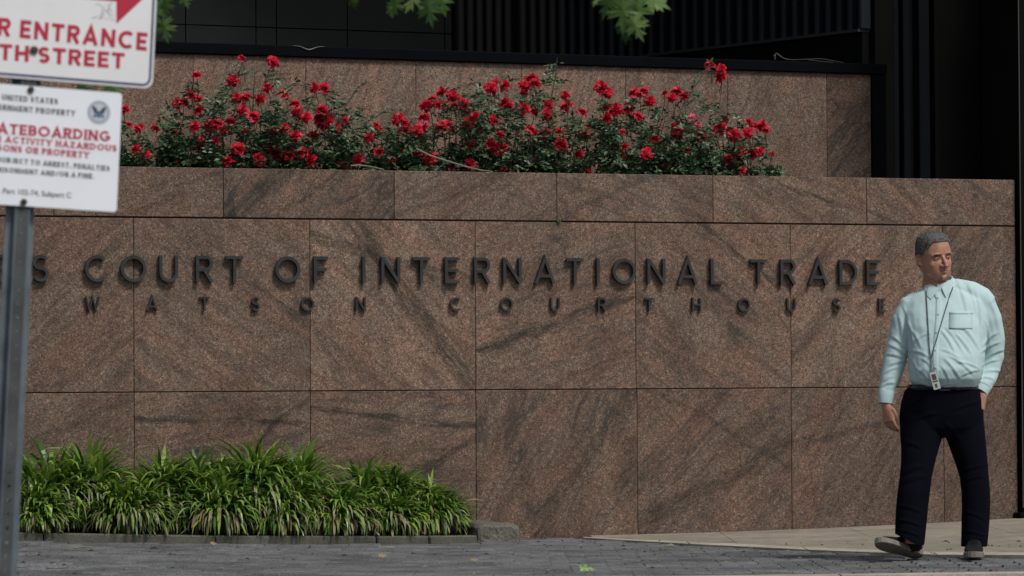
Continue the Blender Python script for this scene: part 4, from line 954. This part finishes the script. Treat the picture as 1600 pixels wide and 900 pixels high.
# ---- head frame: x = his left (photo right when frontal), f = face direction
HC = loc(pm(1460.5, 402, -.01)); YAW = R_(25); HT = R_(-4)
hf = Vector((math.sin(YAW), -math.cos(YAW), math.sin(R_(-3)))).normalized(); hx = Vector((0,0,1)).cross(hf).normalized() * -1; hx = -hf.cross(Vector((0,0,1))).normalized()
hx = -hx if hx.x < 0 else hx; hz = hx.cross(hf).normalized(); hz = hz if hz.z > 0 else -hz
RT = Matrix.Rotation(R_(6), 3, hf); hx = RT @ hx; hz = RT @ hz
HS = 1.0
def H(x, f, z): return HC + (hx*x*1.07 + hf*f + hz*z) * HS
body = MB()
hr = [(.128, .018, .028, -.035), (.121, .042, .052, -.062), (.107, .060, .071, -.083), (.085, .072, .084, -.096), (.055, .078, .091, -.102), (.025, .079, .093, -.102), (.0, .077, .089, -.099),
      (-.025, .075, .090, -.092), (-.050, .072, .091, -.080), (-.075, .067, .089, -.066), (-.095, .059, .084, -.05), (-.112, .045, .073, -.03), (-.122, .028, .055, -.005)]
rings = []
for z, hw_, f1, f0 in hr:
    cf, hf_ = (f1+f0)/2, (f1-f0)/2; rg_ = []
    for k in range(32):
        a = 2*math.pi*k/32; ca, sa = math.cos(a), math.sin(a); e = 2.45
        rg_.append(H(math.copysign(abs(ca)**(2/e), ca)*hw_ * (1 - .12*max(0, sa)), cf + math.copysign(abs(sa)**(2/e), sa)*hf_, z))
    rings.append(rg_)
body.loft(rings[::-1])
def hb(pts, r, n=10): body.tube([H(*p) for p in pts], r, n)          # fleshy ridges on the head
hb([(0,.086,.012),(0,.098,-.008),(0,.108,-.026),(0,.113,-.040),(0,.100,-.050)], [.008,.0095,.012,.0145,.009])
for s_ in (-1, 1):
    hb([(s_*.006,.098,-.044),(s_*.016,.097,-.043),(s_*.019,.088,-.042)], [.009,.009,.007])
    hb([(s_*.012,.086,.016),(s_*.032,.083,.020),(s_*.055,.068,.014)], [.008,.0095,.008])
    hb([(s_*.034,.052,-.030),(s_*.044,.042,-.042)], [.029,.027])
    hb([(s_*.034,.040,-.074),(s_*.042,.030,-.086),(s_*.046,.005,-.092)], [.026,.027,.024])
    # ear
    er = MB(); E0 = (s_*.079, -.012, -.012)
    for (df, dz, rr_) in ((0,.030,.0),):
        pass
    body.tube([H(s_*.076,-.004,-.040), H(s_*.084,-.010,-.030), H(s_*.090,-.022,-.008), H(s_*.090,-.024,.012), H(s_*.083,-.012,.020), H(s_*.076,-.002,.014)], [.007,.0085,.0085,.0085,.008,.006], 8)
    body.tube([H(s_*.074,-.012,-.024), H(s_*.082,-.014,-.004), H(s_*.076,-.010,.010)], [.012,.013,.010], 8)
hb([(-.022,.085,-.0665),(0,.092,-.065),(.022,.085,-.0665)], [.004,.006,.004]); hb([(-.018,.083,-.077),(0,.090,-.078),(.018,.083,-.077)], [.005,.0075,.005])
hb([(-.012,.070,-.103),(.012,.070,-.103)], [.018,.018]); hb([(-.03,.03,-.112),(0,.040,-.116),(.03,.03,-.112)], [.02,.022,.02])
# neck and the trunk and limbs under the clothes
N1 = loc(pm(1467, 470, .02)); neck = [H(0,-.012,-.05), H(0,-.008,-.10), (H(0,-.02,-.14) + N1*.0), N1]
body.tube(neck, [.062, .064, .068, .078], 24)
body.loft([ringx(1440,1502,458,.02,.07), ringx(1425,1530,480,.03,.09), ringx(1428,1528,540,0,.11), ringx(1430,1524,590,0,.12), ringx(1425,1522,640,0,.11)][::-1])
limb_(body, [(1424,478,.03,.045),(1407,545,.04,.035),(1386,610,.02,.028),(1384.5,634,.0,.026)]); limb_(body, [(1538,478,.03,.05),(1550,545,.06,.036),(1541,598,.03,.030),(1534,618,-.02,.029),(1530,640,-.03,.028)])
limb_(body, [(1440,640,0,.07),(1431,740,-.08,.05),(1424,850,-.10,.04)]); limb_(body, [(1506,640,0,.07),(1521,740,0,.05),(1522,856,-.02,.04)])
# right hand (photo left), hanging, back of the hand outward; thumb towards the body and camera
def hand(wr, axis, palm, side, L=.188):
    a = axis.normalized(); sd_ = (side - a*side.dot(a)).normalized(); pl = a.cross(sd_).normalized(); pl = pl if pl.dot(palm) > 0 else -pl
    rings = []
    for t_, w_, d_ in ((-.02,.028,.024),(.02,.031,.022),(.05,.039,.0185),(.08,.042,.016),(.100,.040,.0135)):
        c = wr + a*t_; rings.append([c + sd_*math.cos(2*math.pi*k/14)*w_ + pl*math.sin(2*math.pi*k/14)*d_ for k in range(14)])
    body.loft(rings)
    for i, (off_, ln, cu) in enumerate(((.030, .074, .55), (.010, .082, .6), (-.010, .077, .7), (-.029, .062, .85))):
        p = wr + a*.090 + sd_*off_; d = a.copy(); pts = [p - a*.012, p]; ang = 0
        for j, sg_ in enumerate((.46, .30, .24)):
            ang += cu * (.55, .6, .45)[j]; dd = a*math.cos(ang) + pl*math.sin(ang); p = p + dd*ln*sg_; pts.append(p)
        body.tube(pts, [.0095,.0095,.0088,.0080,.0062], 10)
    p = wr + a*.022 + sd_*.026; q = [p - sd_*.008, p + a*.022 + sd_*.014 + pl*.008, p + a*.050 + sd_*.018 + pl*.016, p + a*.074 + sd_*.012 + pl*.022]
    body.tube(q, [.013,.0125,.0105,.0075], 10)
hand(loc(pm(1384.5, 631, 0)), loc(pm(1391, 668, -.02)) - loc(pm(1384.5, 631, 0)), Vector((1, .1, 0)), Vector((.62, -.78, 0)), .18)
bme = remesh(body, .0026, 9, .6)
a = co_of(bme); n_ = no_of(bme)
hl = np.stack([(a - np.array(HC)) @ np.array(v) for v in (hx, hf, hz)], 1)
def dent(c, r, am):
    global a
    d = np.exp(-(((hl - np.array(c)) / np.array(r))**2).sum(1)); a = a - np.array(hf)[None,:] * (d*am)[:,None]
for s_ in (-1, 1):
    dent((s_*.032,.085,-.004), (.020,.04,.013), .014); dent((s_*.028,.09,-.058), (.006,.03,.014), .003); dent((s_*.008,.105,-.052), (.005,.01,.005), .004)
    dent((s_*.05,.075,.05), (.02,.04,.03), .003)
dent((0,.09,-.0715), (.024,.03,.0026), .004); dent((0,.09,-.091), (.02,.03,.006), .004); dent((0,.095,.008), (.007,.03,.008), .004); dent((0,.09,.026), (.004,.03,.012), .002)
set_co(bme, a)
for mm in (SK, LIP, SKR, BROW): bme.materials.append(mm)
fc = np.array([p.center[:] for p in bme.polygons]); fl_ = np.stack([(fc - np.array(HC)) @ np.array(v) for v in (hx, hf, hz)], 1)
mi = np.zeros(len(fc), int); x, f_, z = np.abs(fl_[:,0]), fl_[:,1], fl_[:,2]
mi[(f_ > .05) & (((x-.026)/.022)**2 + ((z+.038)/.020)**2 < 1)] = 2
mi[(f_ > .092) & (x < .02) & (z > -.056) & (z < -.02)] = 2; mi[(x > .082) & (np.abs(z) < .06)] = 2
mi[(f_ > .07) & (x < .025 - np.abs(z+.0715)*1.4) & (z > -.0795) & (z < -.0645)] = 1
bz = .0165 - .10*np.maximum(0, x-.035) + .04*(x-.01)
mi[(f_ > .055) & (x > .013) & (x < .056) & (np.abs(z-bz) < .0042)] = 3
bme.polygons.foreach_set('material_index', mi); bme.name = 'body'
bo = link(bpy.data.objects.new('body', bme), man); smoothall(bo)
# eyes
EYE = plain('shaded_eye_white', (.26, .23, .21), .3); IRIS = plain('dark_iris', (.03, .02, .015), .15); LIDM = SKR  # white of the eye darkened in its colour for the brow's shadow
for s_ in (-1, 1):
    e = MB(); c = H(s_*.031, .0690, -.006); r = .0125
    for mi_, (r_, th) in enumerate(((.0125, math.pi), )):
        rings = []
        for i in range(9):
            ph = math.pi*i/8; rings.append([c + (hx*math.cos(2*math.pi*k/12)*math.sin(ph)*1.15 + hz*math.sin(2*math.pi*k/12)*math.sin(ph)*.62 + hf*math.cos(ph)) * max(r, .0001) for k in range(12)])
        e.loft(rings)
    eo = fixn(e.build('eye', EYE, man, True)); ir = MB(); cc = c + hx*.003 + hf*.0118
    ir.loft([[cc + (hx*math.cos(2*math.pi*k/12) + hz*math.sin(2*math.pi*k/12)) * rr_ + hf*dd for k in range(12)] for rr_, dd in ((.0052, -.003), (.0046, .0008), (.002, .0014))])
    fixn(ir.build('iris', IRIS, eo, True))
    ld = MB(); ld.tube([H(s_*.031 + q*.016, .0800 - abs(q)*.006 - q*s_*.003, .0005 - abs(q)*.003) for q in (-1,-.5,0,.5,1)], [.0025,.0042,.0048,.0042,.0025], 6); ld.tube([H(s_*.031 + q*.015, .0785 - abs(q)*.005 - q*s_*.003, -.0135 + abs(q)*.003) for q in (-1,-.5,0,.5,1)], [.002,.003,.0035,.003,.002], 6)
    ld.build('eyelid', LIDM, eo, True)
# hair grown from the scalp surface
bm = bmesh.new(); bm.from_mesh(bme); bm.normal_update()
def hairy(v):
    l = v - HC; x_, f__, z_ = abs(l.dot(hx)), l.dot(hf), l.dot(hz)
    if z_ > .2: return 0
    line = .079 + .010*math.sin(x_*60) - .0 if f__ > .045 else (.079 - (.045-f__)*2.4 if f__ > .008 else -.012)
    if f__ > .045: line = .083 - max(0, x_-.045)*1.4
    if f__ < -.015: line = -.02 - (-.015-f__)*.9
    if f__ < -.07: line = -.065
    return (z_ - line) / .02
keep = []
for f in bm.faces:
    c = f.calc_center_median()
    if hairy(c) > 0 and abs((c-HC).dot(hx)) < .085 - (.0 if (c-HC).dot(hz) > .02 else .006): keep.append(f)
ks = set(keep); bmesh.ops.delete(bm, geom=[f for f in bm.faces if f not in ks], context='FACES')
for v in bm.verts:
    h_ = min(1, max(0, hairy(v.co))); l = v.co - HC; z_ = l.dot(hz)
    k = .001 + .0065*h_**.6 * (1 + .35*max(0, z_-.06)/.06); nn = noise.noise(Vector((l.dot(hx)*90, l.dot(hf)*30, l.dot(hz)*60)))*.0022
    v.co = v.co + v.normal * (k + nn*h_)
r_ = bmesh.ops.extrude_face_region(bm, geom=bm.faces[:]); 
for v in [q for q in r_['geom'] if isinstance(q, bmesh.types.BMVert)]: v.co -= v.normal * .004
hme = bpy.data.meshes.new('hair'); bm.to_mesh(hme); bm.free(); hme.materials.clear(); hme.materials.append(HAIR); hme.polygons.foreach_set('material_index', [0]*len(hme.polygons))
ho = link(bpy.data.objects.new('hair', hme), man); smoothall(ho)

# short strands breaking up the hair's surface
hs_ = MB(); rh = random.Random(2); polys = [p for p in hme.polygons if (p.center - HC).dot(p.normal) > .02]
for k in range(3200):
    p = rh.choice(polys); n = p.normal; c = p.center + Vector((rh.uniform(-.002,.002),)*3); l = c - HC
    flow = (-hf*.8 - hz*.45 + hx*(.35 if l.dot(hx) > 0 else -.35)) if l.dot(hz) < .10 else (-hf*.5 + hx*.9)
    t = (flow - n*flow.dot(n)); 
    if t.length < .05: continue
    t = (t.normalized() + Vector((rh.gauss(0,.3), rh.gauss(0,.3), rh.gauss(0,.3)))).normalized(); t = (t - n*t.dot(n)*.7); s_ = n.cross(t).normalized()*.0011; L = rh.uniform(.008,.016) * (.7 if l.dot(hz) < .05 else 1)
    hs_.add([c - s_, c + s_, c + t*L*.6 + n*.0035, c + t*L + n*.0025], [(0,1,2),(1,3,2)])
hs_.build('hair_strands', HAIR, ho)
# ---- shirt
sh = MB()
limb_(sh, [(1422,481,.03,.058),(1436,474,.03,.062),(1455,466,.03,.062),(1475,459,.03,.066),(1495,455,.03,.070),(1515,459,.03,.070),(1532,468,.03,.070),(1541,478,.03,.068)], 20)
sh.loft([ringx(1452,1488,446,.025,.068), ringx(1440,1502,451,.025,.082), ringx(1424,1526,460,.03,.098), ringx(1414,1542,471,.03,.115), ringx(1411,1545,487,.02,.13), ringx(1414,1543,510,.0,.145), ringx(1418,1541,535,-.015,.158),
         ringx(1420,1538,558,-.03,.172), ringx(1420,1536,578,-.035,.178), ringx(1421,1533,592,-.03,.170), ringx(1426,1528,602,-.02,.152), ringx(1430,1524,612,-.01,.13)][::-1])
limb_(sh, [(1437,466,.03,.045),(1424,477,.03,.062),(1413,500,.035,.066),(1405,535,.045,.064),(1398,562,.045,.0625),(1392,588,.03,.053),(1386.5,606,.015,.043),(1384,618,.01,.040)], 20)
limb_(sh, [(1526,468,.03,.058),(1537,476,.03,.068),(1545,499,.035,.070),(1551,530,.055,.068),(1550,556,.065,.064),(1546,578,.055,.057),(1539,596,.02,.049),(1535,606,.0,.046)], 20)
sme = remesh(sh, .0052, 7, .6)
W_ = [  # photographed creases: px0,py0,px1,py1,width px,amplitude m
 (1497,440,1512,492,2.6,.004),(1512,440,1531,500,3,.005),(1524,452,1536,520,2.6,.005),(1530,470,1532,530,2.5,.005),
 (1418,500,1428,540,2.6,.006),(1412,478,1421,520,2.4,.004),(1425,515,1440,545,2.4,.004),(1427,535,1452,520,2.2,.003),
 (1470,515,1492,550,2.4,.005),(1478,512,1504,548,2.2,.004),(1492,520,1520,556,2.6,.005),(1506,512,1530,545,2.6,.005),(1470,545,1500,560,2.4,.004),
 (1476,560,1500,592,2.4,.005),(1484,555,1522,585,2.4,.005),(1496,565,1530,575,2.2,.004),(1470,570,1484,598,2.2,.004),(1500,588,1530,578,2.0,.004),(1455,560,1430,585,2.4,.004),(1424,560,1436,594,2.2,.004),
 (1432,575,1452,596,2.2,.004),(1440,560,1456,575,2.2,.003),(1424,548,1450,556,2.4,.004),(1422,596,1452,602,1.8,.004),(1465,604,1490,600,1.6,.003),
 (1390,538,1420,558,2.6,.005),(1384,553,1412,560,2.2,.004),(1388,571,1414,564,2.6,.004),(1379,585,1402,574,2.0,.0035),(1380,596,1396,588,2.2,.003),(1394,525,1416,546,2.4,.005),(1404,490,1410,530,3,.005),(1378,603,1398,598,2,.004),
 (1533,550,1562,534,2.4,.005),(1540,560,1570,546,2.6,.005),(1534,572,1560,562,2.0,.004),(1536,581,1566,580,2.4,.004),(1532,590,1552,592,2.0,.003),(1536,540,1556,520,2.6,.006),(1548,470,1562,520,3,.005),(1540,500,1546,536,2.6,.005)]
folds(sme, W_)
a = co_of(sme); nn = no_of(sme); sc_n = np.array([noise.noise(Vector((p[0]*14, p[1]*14, p[2]*9)))*.0032 + noise.noise(Vector((p[0]*20+5 + p[2]*17, p[1]*18, p[2]*13 - p[0]*9)))*.0025 for p in a]); set_co(sme, a + nn*sc_n[:,None])
sme.materials.append(SHIRT); sme.name = 'shirt'; so = link(bpy.data.objects.new('shirt', sme), man); smoothall(so)
tree_s = BVHTree.FromPolygons([tuple(p) for p in co_of(sme)], [tuple(p.vertices) for p in sme.polygons])
def drape(px, py, off=.003, back=None):
    r = ray(px, py).normalized(); o_ = CAM - PB; h = tree_s.ray_cast(o_ + r*15, r)
    if h[0] is None: return loc(pm(px, py, back if back is not None else -.1))
    return h[0] - r*off
def strip(name, pts, wpx, mat, parent, off=.003, th=.0015, n=14):
    b = MB(); rows = []
    for i in range(n+1):
        t_ = i/n*(len(pts)-1); k = min(int(t_), len(pts)-2); x = pts[k][0] + (pts[k+1][0]-pts[k][0])*(t_-k); y = pts[k][1] + (pts[k+1][1]-pts[k][1])*(t_-k)
        rows.append([drape(x+q*wpx/2, y, off) for q in (-1,-.33,.33,1)])
    vs = [v for r in rows for v in r] + [v + Vector((0,th+.004,0)) for r in rows for v in r]; m_ = len(rows)*4
    fs = [(i*4+j, i*4+j+1, i*4+j+5, i*4+j+4) for i in range(n) for j in range(3)]; fs += [tuple(q+m_ for q in f)[::-1] for f in fs]
    fs += [(i*4, (i+1)*4, (i+1)*4+m_, i*4+m_) for i in range(n)] + [(i*4+3, i*4+3+m_, (i+1)*4+3+m_, (i+1)*4+3) for i in range(n)] + [(j, j+m_, j+1+m_, j+1) for j in range(3)] + [(n*4+j, n*4+j+1, n*4+j+1+m_, n*4+j+m_) for j in range(3)]
    b.add(vs, fs); return fixn(b.build(name, mat, parent, True))
PL = [(1461.5,456),(1467,468),(1466,500),(1463,530),(1461.5,560),(1463,600)]
strip('placket', PL, 8.5, SHIRT, so, .0025, n=26)
BTN = plain('pale_button', (.55,.55,.5), .4)
for x, y in ((1465.5,465),(1466,491),(1463.5,519),(1461.5,547),(1462,574)):
    c = drape(x, y, .005); b = MB(); b.loft([[c + Vector((math.cos(2*math.pi*k/10)*r_, dd, math.sin(2*math.pi*k/10)*r_)) for k in range(10)] for r_, dd in ((.0055,.002),(.0055,-.001),(.004,-.0018))]); fixn(b.build('button', BTN, so))
strip('chest_pocket', [(1502,488),(1501,514)], 37, SHIRT, so, .0036, n=10); strip('pocket_hem', [(1502.3,487),(1502.2,490.5)], 37.5, SHIRT, so, .0050, n=3)
# collar: stand band and two leaves
cb_ = MB(); NP = [H(0,-.008,-.112)]; axis_c = Vector((0,0,1)); nc = loc(pm(1467, 441, .015)); rr0 = .073
band = []
for (dz, r_, dxy) in ((-.026, .079, 0), (.0, .074, 0), (.014, .073, 0)):
    band.append([nc + Vector((math.cos(a_)*r_, math.sin(a_)*r_*.98, dz + .024*math.sin(a_) + .014*math.cos(a_))) for a_ in [R_(-105 + 340*k/30) for k in range(31)]])
vs = [v for r in band for v in r]; vs += [nc + (v-nc)*1.0 + (Vector((nc.x, nc.y, v.z))-v).normalized()*.004 for v in vs]; m_ = 93
fs = [(j*31+i, j*31+i+1, (j+1)*31+i+1, (j+1)*31+i) for j in range(2) for i in range(30)]; fs += [tuple(q+m_ for q in f)[::-1] for f in fs] + [(62+i, 62+i+1, 62+i+1+m_, 62+i+m_) for i in range(30)]
cb_.add(vs, fs); fixn(cb_.build('collar_band', SHIRT, so, True))
def leafc(pts_top, pts_bot, name='collar_leaf', n=8):
    """ruled strip between an upper edge at the neck and a lower edge lying on the shirt"""
    def itp(P, t): 
        t *= len(P)-1; k = min(int(t), len(P)-2); return P[k].lerp(P[k+1], t-k)
    b = MB(); rows = [[itp(pts_top, i/n).lerp(itp(pts_bot, i/n), j/4) + Vector((0,-.002*math.sin(math.pi*j/4),0)) for j in range(5)] for i in range(n+1)]
    vs = [v for r in rows for v in r] + [v + Vector((0,.004,-.001)) for r in rows for v in r]; m_ = len(rows)*5
    fs = [(i*5+j, i*5+j+1, i*5+j+6, i*5+j+5) for i in range(n) for j in range(4)]; fs += [tuple(q+m_ for q in f)[::-1] for f in fs]
    bd_ = [i*5 for i in range(n+1)] + [n*5+j for j in range(1,5)] + [i*5+4 for i in range(n-1,-1,-1)] + [j for j in range(3,0,-1)]
    fs += [(bd_[q], bd_[(q+1) % len(bd_)], bd_[(q+1) % len(bd_)]+m_, bd_[q]+m_) for q in range(len(bd_))]
    b.add(vs, fs); return fixn(b.build(name, SHIRT, so, False))
def nk(ang, dz, r=.076): return nc + Vector((math.cos(R_(ang))*r, math.sin(R_(ang))*r, dz))
leafc([nk(35,.034,.077), nk(5,.030,.078), nk(-35,.012,.079), nk(-86,-.030,.081)], [drape(1500,440,.004,.03), drape(1493,447,.005), drape(1486,455,.005), drape(1478,465,.006)])
leafc([nk(150,.014,.077), nk(185,.006,.078), nk(225,-.010,.078), nk(264,-.034,.080)], [drape(1441,447,.004,.03), drape(1444,455,.005), drape(1448.5,462,.005), drape(1455,468,.006)])
# white undershirt at the throat
us = MB(); q = [nk(-88,-.034,.077), nk(262,-.036,.077), drape(1464,458,.001)]; q = [v + Vector((0,.004,0)) for v in q]; us.add(q + [v + Vector((0,.01,0)) for v in q], [(0,1,2),(3,5,4),(0,3,4,1),(1,4,5,2),(2,5,3,0)])
fixn(us.build('undershirt', plain('white_undershirt', (.7,.68,.66), .8), man))
# cuffs
def cuff(pts, r, mat=SHIRT):
    b = MB(); P = [loc(pm(*p)) for p in pts]; t_ = (P[1]-P[0]).normalized(); a_ = Vector((0,1,0)); a_ = (a_ - t_*a_.dot(t_)).normalized(); b_ = t_.cross(a_); n = 24
    prof = [(0, r[0]*1.0), (.12, r[0]*1.06), (.5, (r[0]+r[1])/2*1.05), (.97, r[1]*1.05), (1.0, r[1]*1.02), (.98, r[1]*.94), (.3, r[1]*.9)]
    rings = [[P[0].lerp(P[1], s_) + (b_*math.cos(2*math.pi*k/n) + a_*math.sin(2*math.pi*k/n)*.86)*rr_ for k in range(n)] for s_, rr_ in prof]
    vs = [v for r_ in rings for v in r_]; b.add(vs, [(i*n+k, i*n+(k+1) % n, (i+1)*n+(k+1) % n, (i+1)*n+k) for i in range(len(prof)-1) for k in range(n)])
    fixn(b.build('cuff', mat, so, True))
cuff([(1385.8,609,.012),(1383.8,631,.0)], (.043,.0375)); cuff([(1538.5,597,.015),(1530.5,614,-.02)], (.047,.041))

# ---- trousers with belt
tr_ = MB()
tr_.loft([ringx(1422,1525,601,-.005,.14), ringx(1413,1531,611,0,.15), ringx(1408,1535,628,.005,.15), ringx(1405,1537,650,.01,.148), ringx(1406,1537,668,.01,.135), ringx(1414,1530,684,.0,.09)][::-1])
def leg(rows): tr_.loft([ringx(l, r, y, dc, dh, 24, 2.2) for l, r, y, dc, dh in rows][::-1])
leg([(1410,1470,650,.0,.12),(1406,1474,676,-.01,.118),(1408,1468,697,-.03,.108),(1408,1461,722,-.055,.098),(1406,1456,745,-.08,.09),(1402.5,1453,768,-.095,.087),(1400,1450,793,-.10,.085),(1399,1448,815,-.105,.083),(1398.5,1446,834,-.11,.082),(1399,1444,852,-.11,.082)])
leg([(1472,1536,650,.02,.12),(1475,1539,676,.015,.115),(1484,1541,700,.01,.105),(1492,1543,722,.005,.098),(1499.5,1545,745,.0,.09),(1502.5,1547,770,-.005,.086),(1503,1547,793,-.01,.084),(1502.5,1546,815,-.015,.082),(1502,1544,838,-.02,.080),(1501.5,1542.5,854,-.02,.080)])
tme_ = remesh(tr_, .0056, 5, .5)
folds(tme_, [(1412,640,1440,622,3,.004),(1420,660,1466,645,3,.004),(1410,690,1440,700,3,.004),(1408,740,1440,728,4,.005),(1404,752,1450,744,3.5,.004),(1402,760,1430,750,2.6,.004),(1402,790,1440,800,2.6,.004),(1400,812,1440,822,2.4,.005),(1400,828,1438,838,2.2,.004),
  (1476,660,1500,690,3,.004),(1490,640,1530,628,3,.004),(1500,738,1542,726,3,.004),(1504,752,1540,744,2.6,.004),(1505,800,1540,812,2.4,.004),(1504,830,1540,838,2.2,.004),(1506,846,1540,842,2,.003)])
# open, slightly hollow hems: shear off the closed ends along the photographed hem lines
bm = bmesh.new(); bm.from_mesh(tme_)
ha, hb_ = loc(pm(1399,834,-.11)), loc(pm(1443,857,-.11)); pn = (hb_-ha).cross(Vector((0,1,0))).normalized(); pn = pn if pn.z < 0 else -pn
bmesh.ops.bisect_plane(bm, geom=[q for q in bm.verts[:]+bm.edges[:]+bm.faces[:] if (q.co.x if isinstance(q, bmesh.types.BMVert) else (q.verts[0].co.x)) < loc(pm(1474,800)).x], plane_co=ha, plane_no=pn, clear_outer=True)
bm.to_mesh(tme_); bm.free()
tme_.materials.append(NAVY); tme_.name = 'trousers'; to = link(bpy.data.objects.new('trousers', tme_), man); smoothall(to)
bl_ = MB(); n = 32; out = []
for (py, gr) in ((600.5, .004), (608, .008), (609, .002)):
    out.append([v + Vector(((v.x-loc(pm(1473,600)).x)*.02, 0, 0)) for v in ringx(1420.5-gr*100, 1527+gr*100, py, -.008, .150+gr, n, 2.2)])
bl_.loft(out[::-1]); fixn(bl_.build('belt', plain('black_leather', (.006,.006,.007), .35), to, True))
# ---- shoes
SHO = cloth('black_canvas', (.010,.010,.010), .2); SOLE = plain('pale_rubber_sole', (.17,.155,.13), .7, var=.15); TREAD = plain('worn_tread', (.17,.145,.12), .85, var=.3, scale=60)
def shoe(heel, fdir, updir, lab):
    f = fdir.normalized(); u = (updir - f*updir.dot(f)).normalized(); s = f.cross(u); O = loc(heel)
    sec = [(-.004,.010,.028,.060),(.006,.029,.026,.078),(.03,.036,.025,.092),(.07,.037,.024,.094),(.11,.038,.024,.088),(.15,.044,.024,.074),(.19,.050,.025,.062),(.23,.050,.027,.054),(.265,.041,.029,.048),(.288,.024,.032,.042),(.296,.008,.034,.038)]
    up = MB(); rings = []
    for x, hw_, z0, z1 in sec:
        cz, hz_ = (z0+z1)/2, (z1-z0)/2; rings.append([O + f*x + s*math.copysign(abs(math.cos(2*math.pi*k/18))**.85, math.cos(2*math.pi*k/18))*hw_ + u*(cz + math.copysign(abs(math.sin(2*math.pi*k/18))**.8, math.sin(2*math.pi*k/18))*hz_) for k in range(18)])
    up.loft(rings); up.v = up.v; so_ = fixn(up.build('shoe', SHO, man, True))
    sl = MB(); rings = []
    for x, hw_, z0, z1 in sec:
        w2 = hw_ + .004; ts = max(0, x-.2)**2*.9
        rings.append([O + f*x*1.012 + s*w2*cx_ + u*(zz + ts) for cx_, zz in ((-1,.003),(-.92,0),(.92,0),(1,.003),(1,.026),(.9,.031),(-.9,.031),(-1,.026))])
    k0 = len(sl.f); sl.loft(rings)
    mi_ = []
    for fa in sl.f:
        idx = sorted(i % 8 for i in fa) if len(fa) == 4 else None
        mi_.append(1 if idx == [1,1,2,2] else 0)
    sl.m = mi_; o2 = fixn(sl.build('sole', None, so_, False, [SOLE, TREAD]))
    lc = MB()
    for k in range(4):
        x = .125 + k*.02; zt = .088 - k*.0075; lc.tube([O + f*x + s*q*.022 + u*(zt - abs(q)*.006 + .001) for q in (-1,-.5,0,.5,1)], .0022, 5)
        if k == 3: pass
    lc.build('laces', SHO, so_)
tl = MB()
# foot striking at the photo left: heel down, toe lifted and pointing left and towards the camera
hl_ = pm(1438, 871, -.03); toe = pm(1367, 850, -.19)
shoe(hl_, toe - hl_, Vector((.2, .62, 1)), '')
h2 = pm(1523, 866.5, .0); t2 = pm(1521, 875.5, -.28); h2.z = g(h2.x, h2.y) + .014; t2.z = h2.z - .004
shoe(h2, t2 - h2, Vector((0,0,1)), '')
# socks/ankles hidden in the trouser hems
sk = MB()
limb_(sk, [(1425,838,-.09,.045),(1428,858,-.07,.042)]); sk.build('sock', SHO, man, True)
sk = MB(); limb_(sk, [(1522,845,-.02,.045),(1522,866,-.02,.043)]); sk.build('sock', SHO, man, True)

# ---- lanyard with badge
ly = empty('id_lanyard', 'thin dark neck lanyard with a small clipped white badge worn over the aqua shirt', 'lanyard', PB)
cd_ = MB(); CORD = plain('dark_cord', (.035,.045,.045), .7)
j_ = drape(1455, 561, .007)
L1_ = [nk(170,.0,.082), drape(1447.5,457,.010)] + [drape(1447+ (1452.5-1447)*k/9, 457 + (548-457)*k/9, .006) for k in range(1,10)] + [j_]
L2_ = [nk(0,.006,.082), drape(1488,452,.013)] + [drape(1487+(1458-1487)*k/9, 452+(548-452)*k/9, .006) for k in range(1,10)] + [j_]
cd_.tube(L1_, .0026, 6); cb2 = MB(); cb2.tube(L2_, .0026, 6)
cd_.build('cord', CORD, ly); cb2.build('cord', CORD, ly)
cl = MB(); e_ = drape(1455.5, 582, .008); cl.tube([j_, e_], .003, 6); cl.build('clip', plain('metal_clip', (.25,.25,.25), .3, .8), ly)
c4 = [drape(x, y, .009) for x, y in ((1451.5,582.5),(1462.5,580.5),(1468.5,606.5),(1457,609.5))]; ym = min(v.y for v in c4) - .002
c4 = [Vector((v.x, ym - .004*i_, v.z)) for v, i_ in zip(c4, (0,0,1,1))]
bdg = MB(); bdg.add(c4 + [v + Vector((0,.003,0)) for v in c4], [(0,3,2,1),(4,5,6,7),(0,1,5,4),(1,2,6,5),(2,3,7,6),(3,0,4,7)]); fixn(bdg.build('badge', plain('pale_plastic_badge', (.45,.47,.44), .3), ly))
def bq(u0, u1, v0, v1): 
    return [c4[0].lerp(c4[1], u_).lerp(c4[3].lerp(c4[2], u_), v_) + Vector((0,-.0012,0)) for u_, v_ in ((u0,v0),(u1,v0),(u1,v1),(u0,v1))]
for nm, (u0,u1,v0,v1) in (('badge_photo',(.2,.8,.12,.45)), ('badge_bar',(.12,.88,.5,.58)), ('badge_mark',(.3,.62,.68,.9))):
    b = MB(); b.add(bq(u0,u1,v0,v1), [(0,3,2,1)]); b.build(nm, plain(nm, (.06,.055,.05), .4), ly)
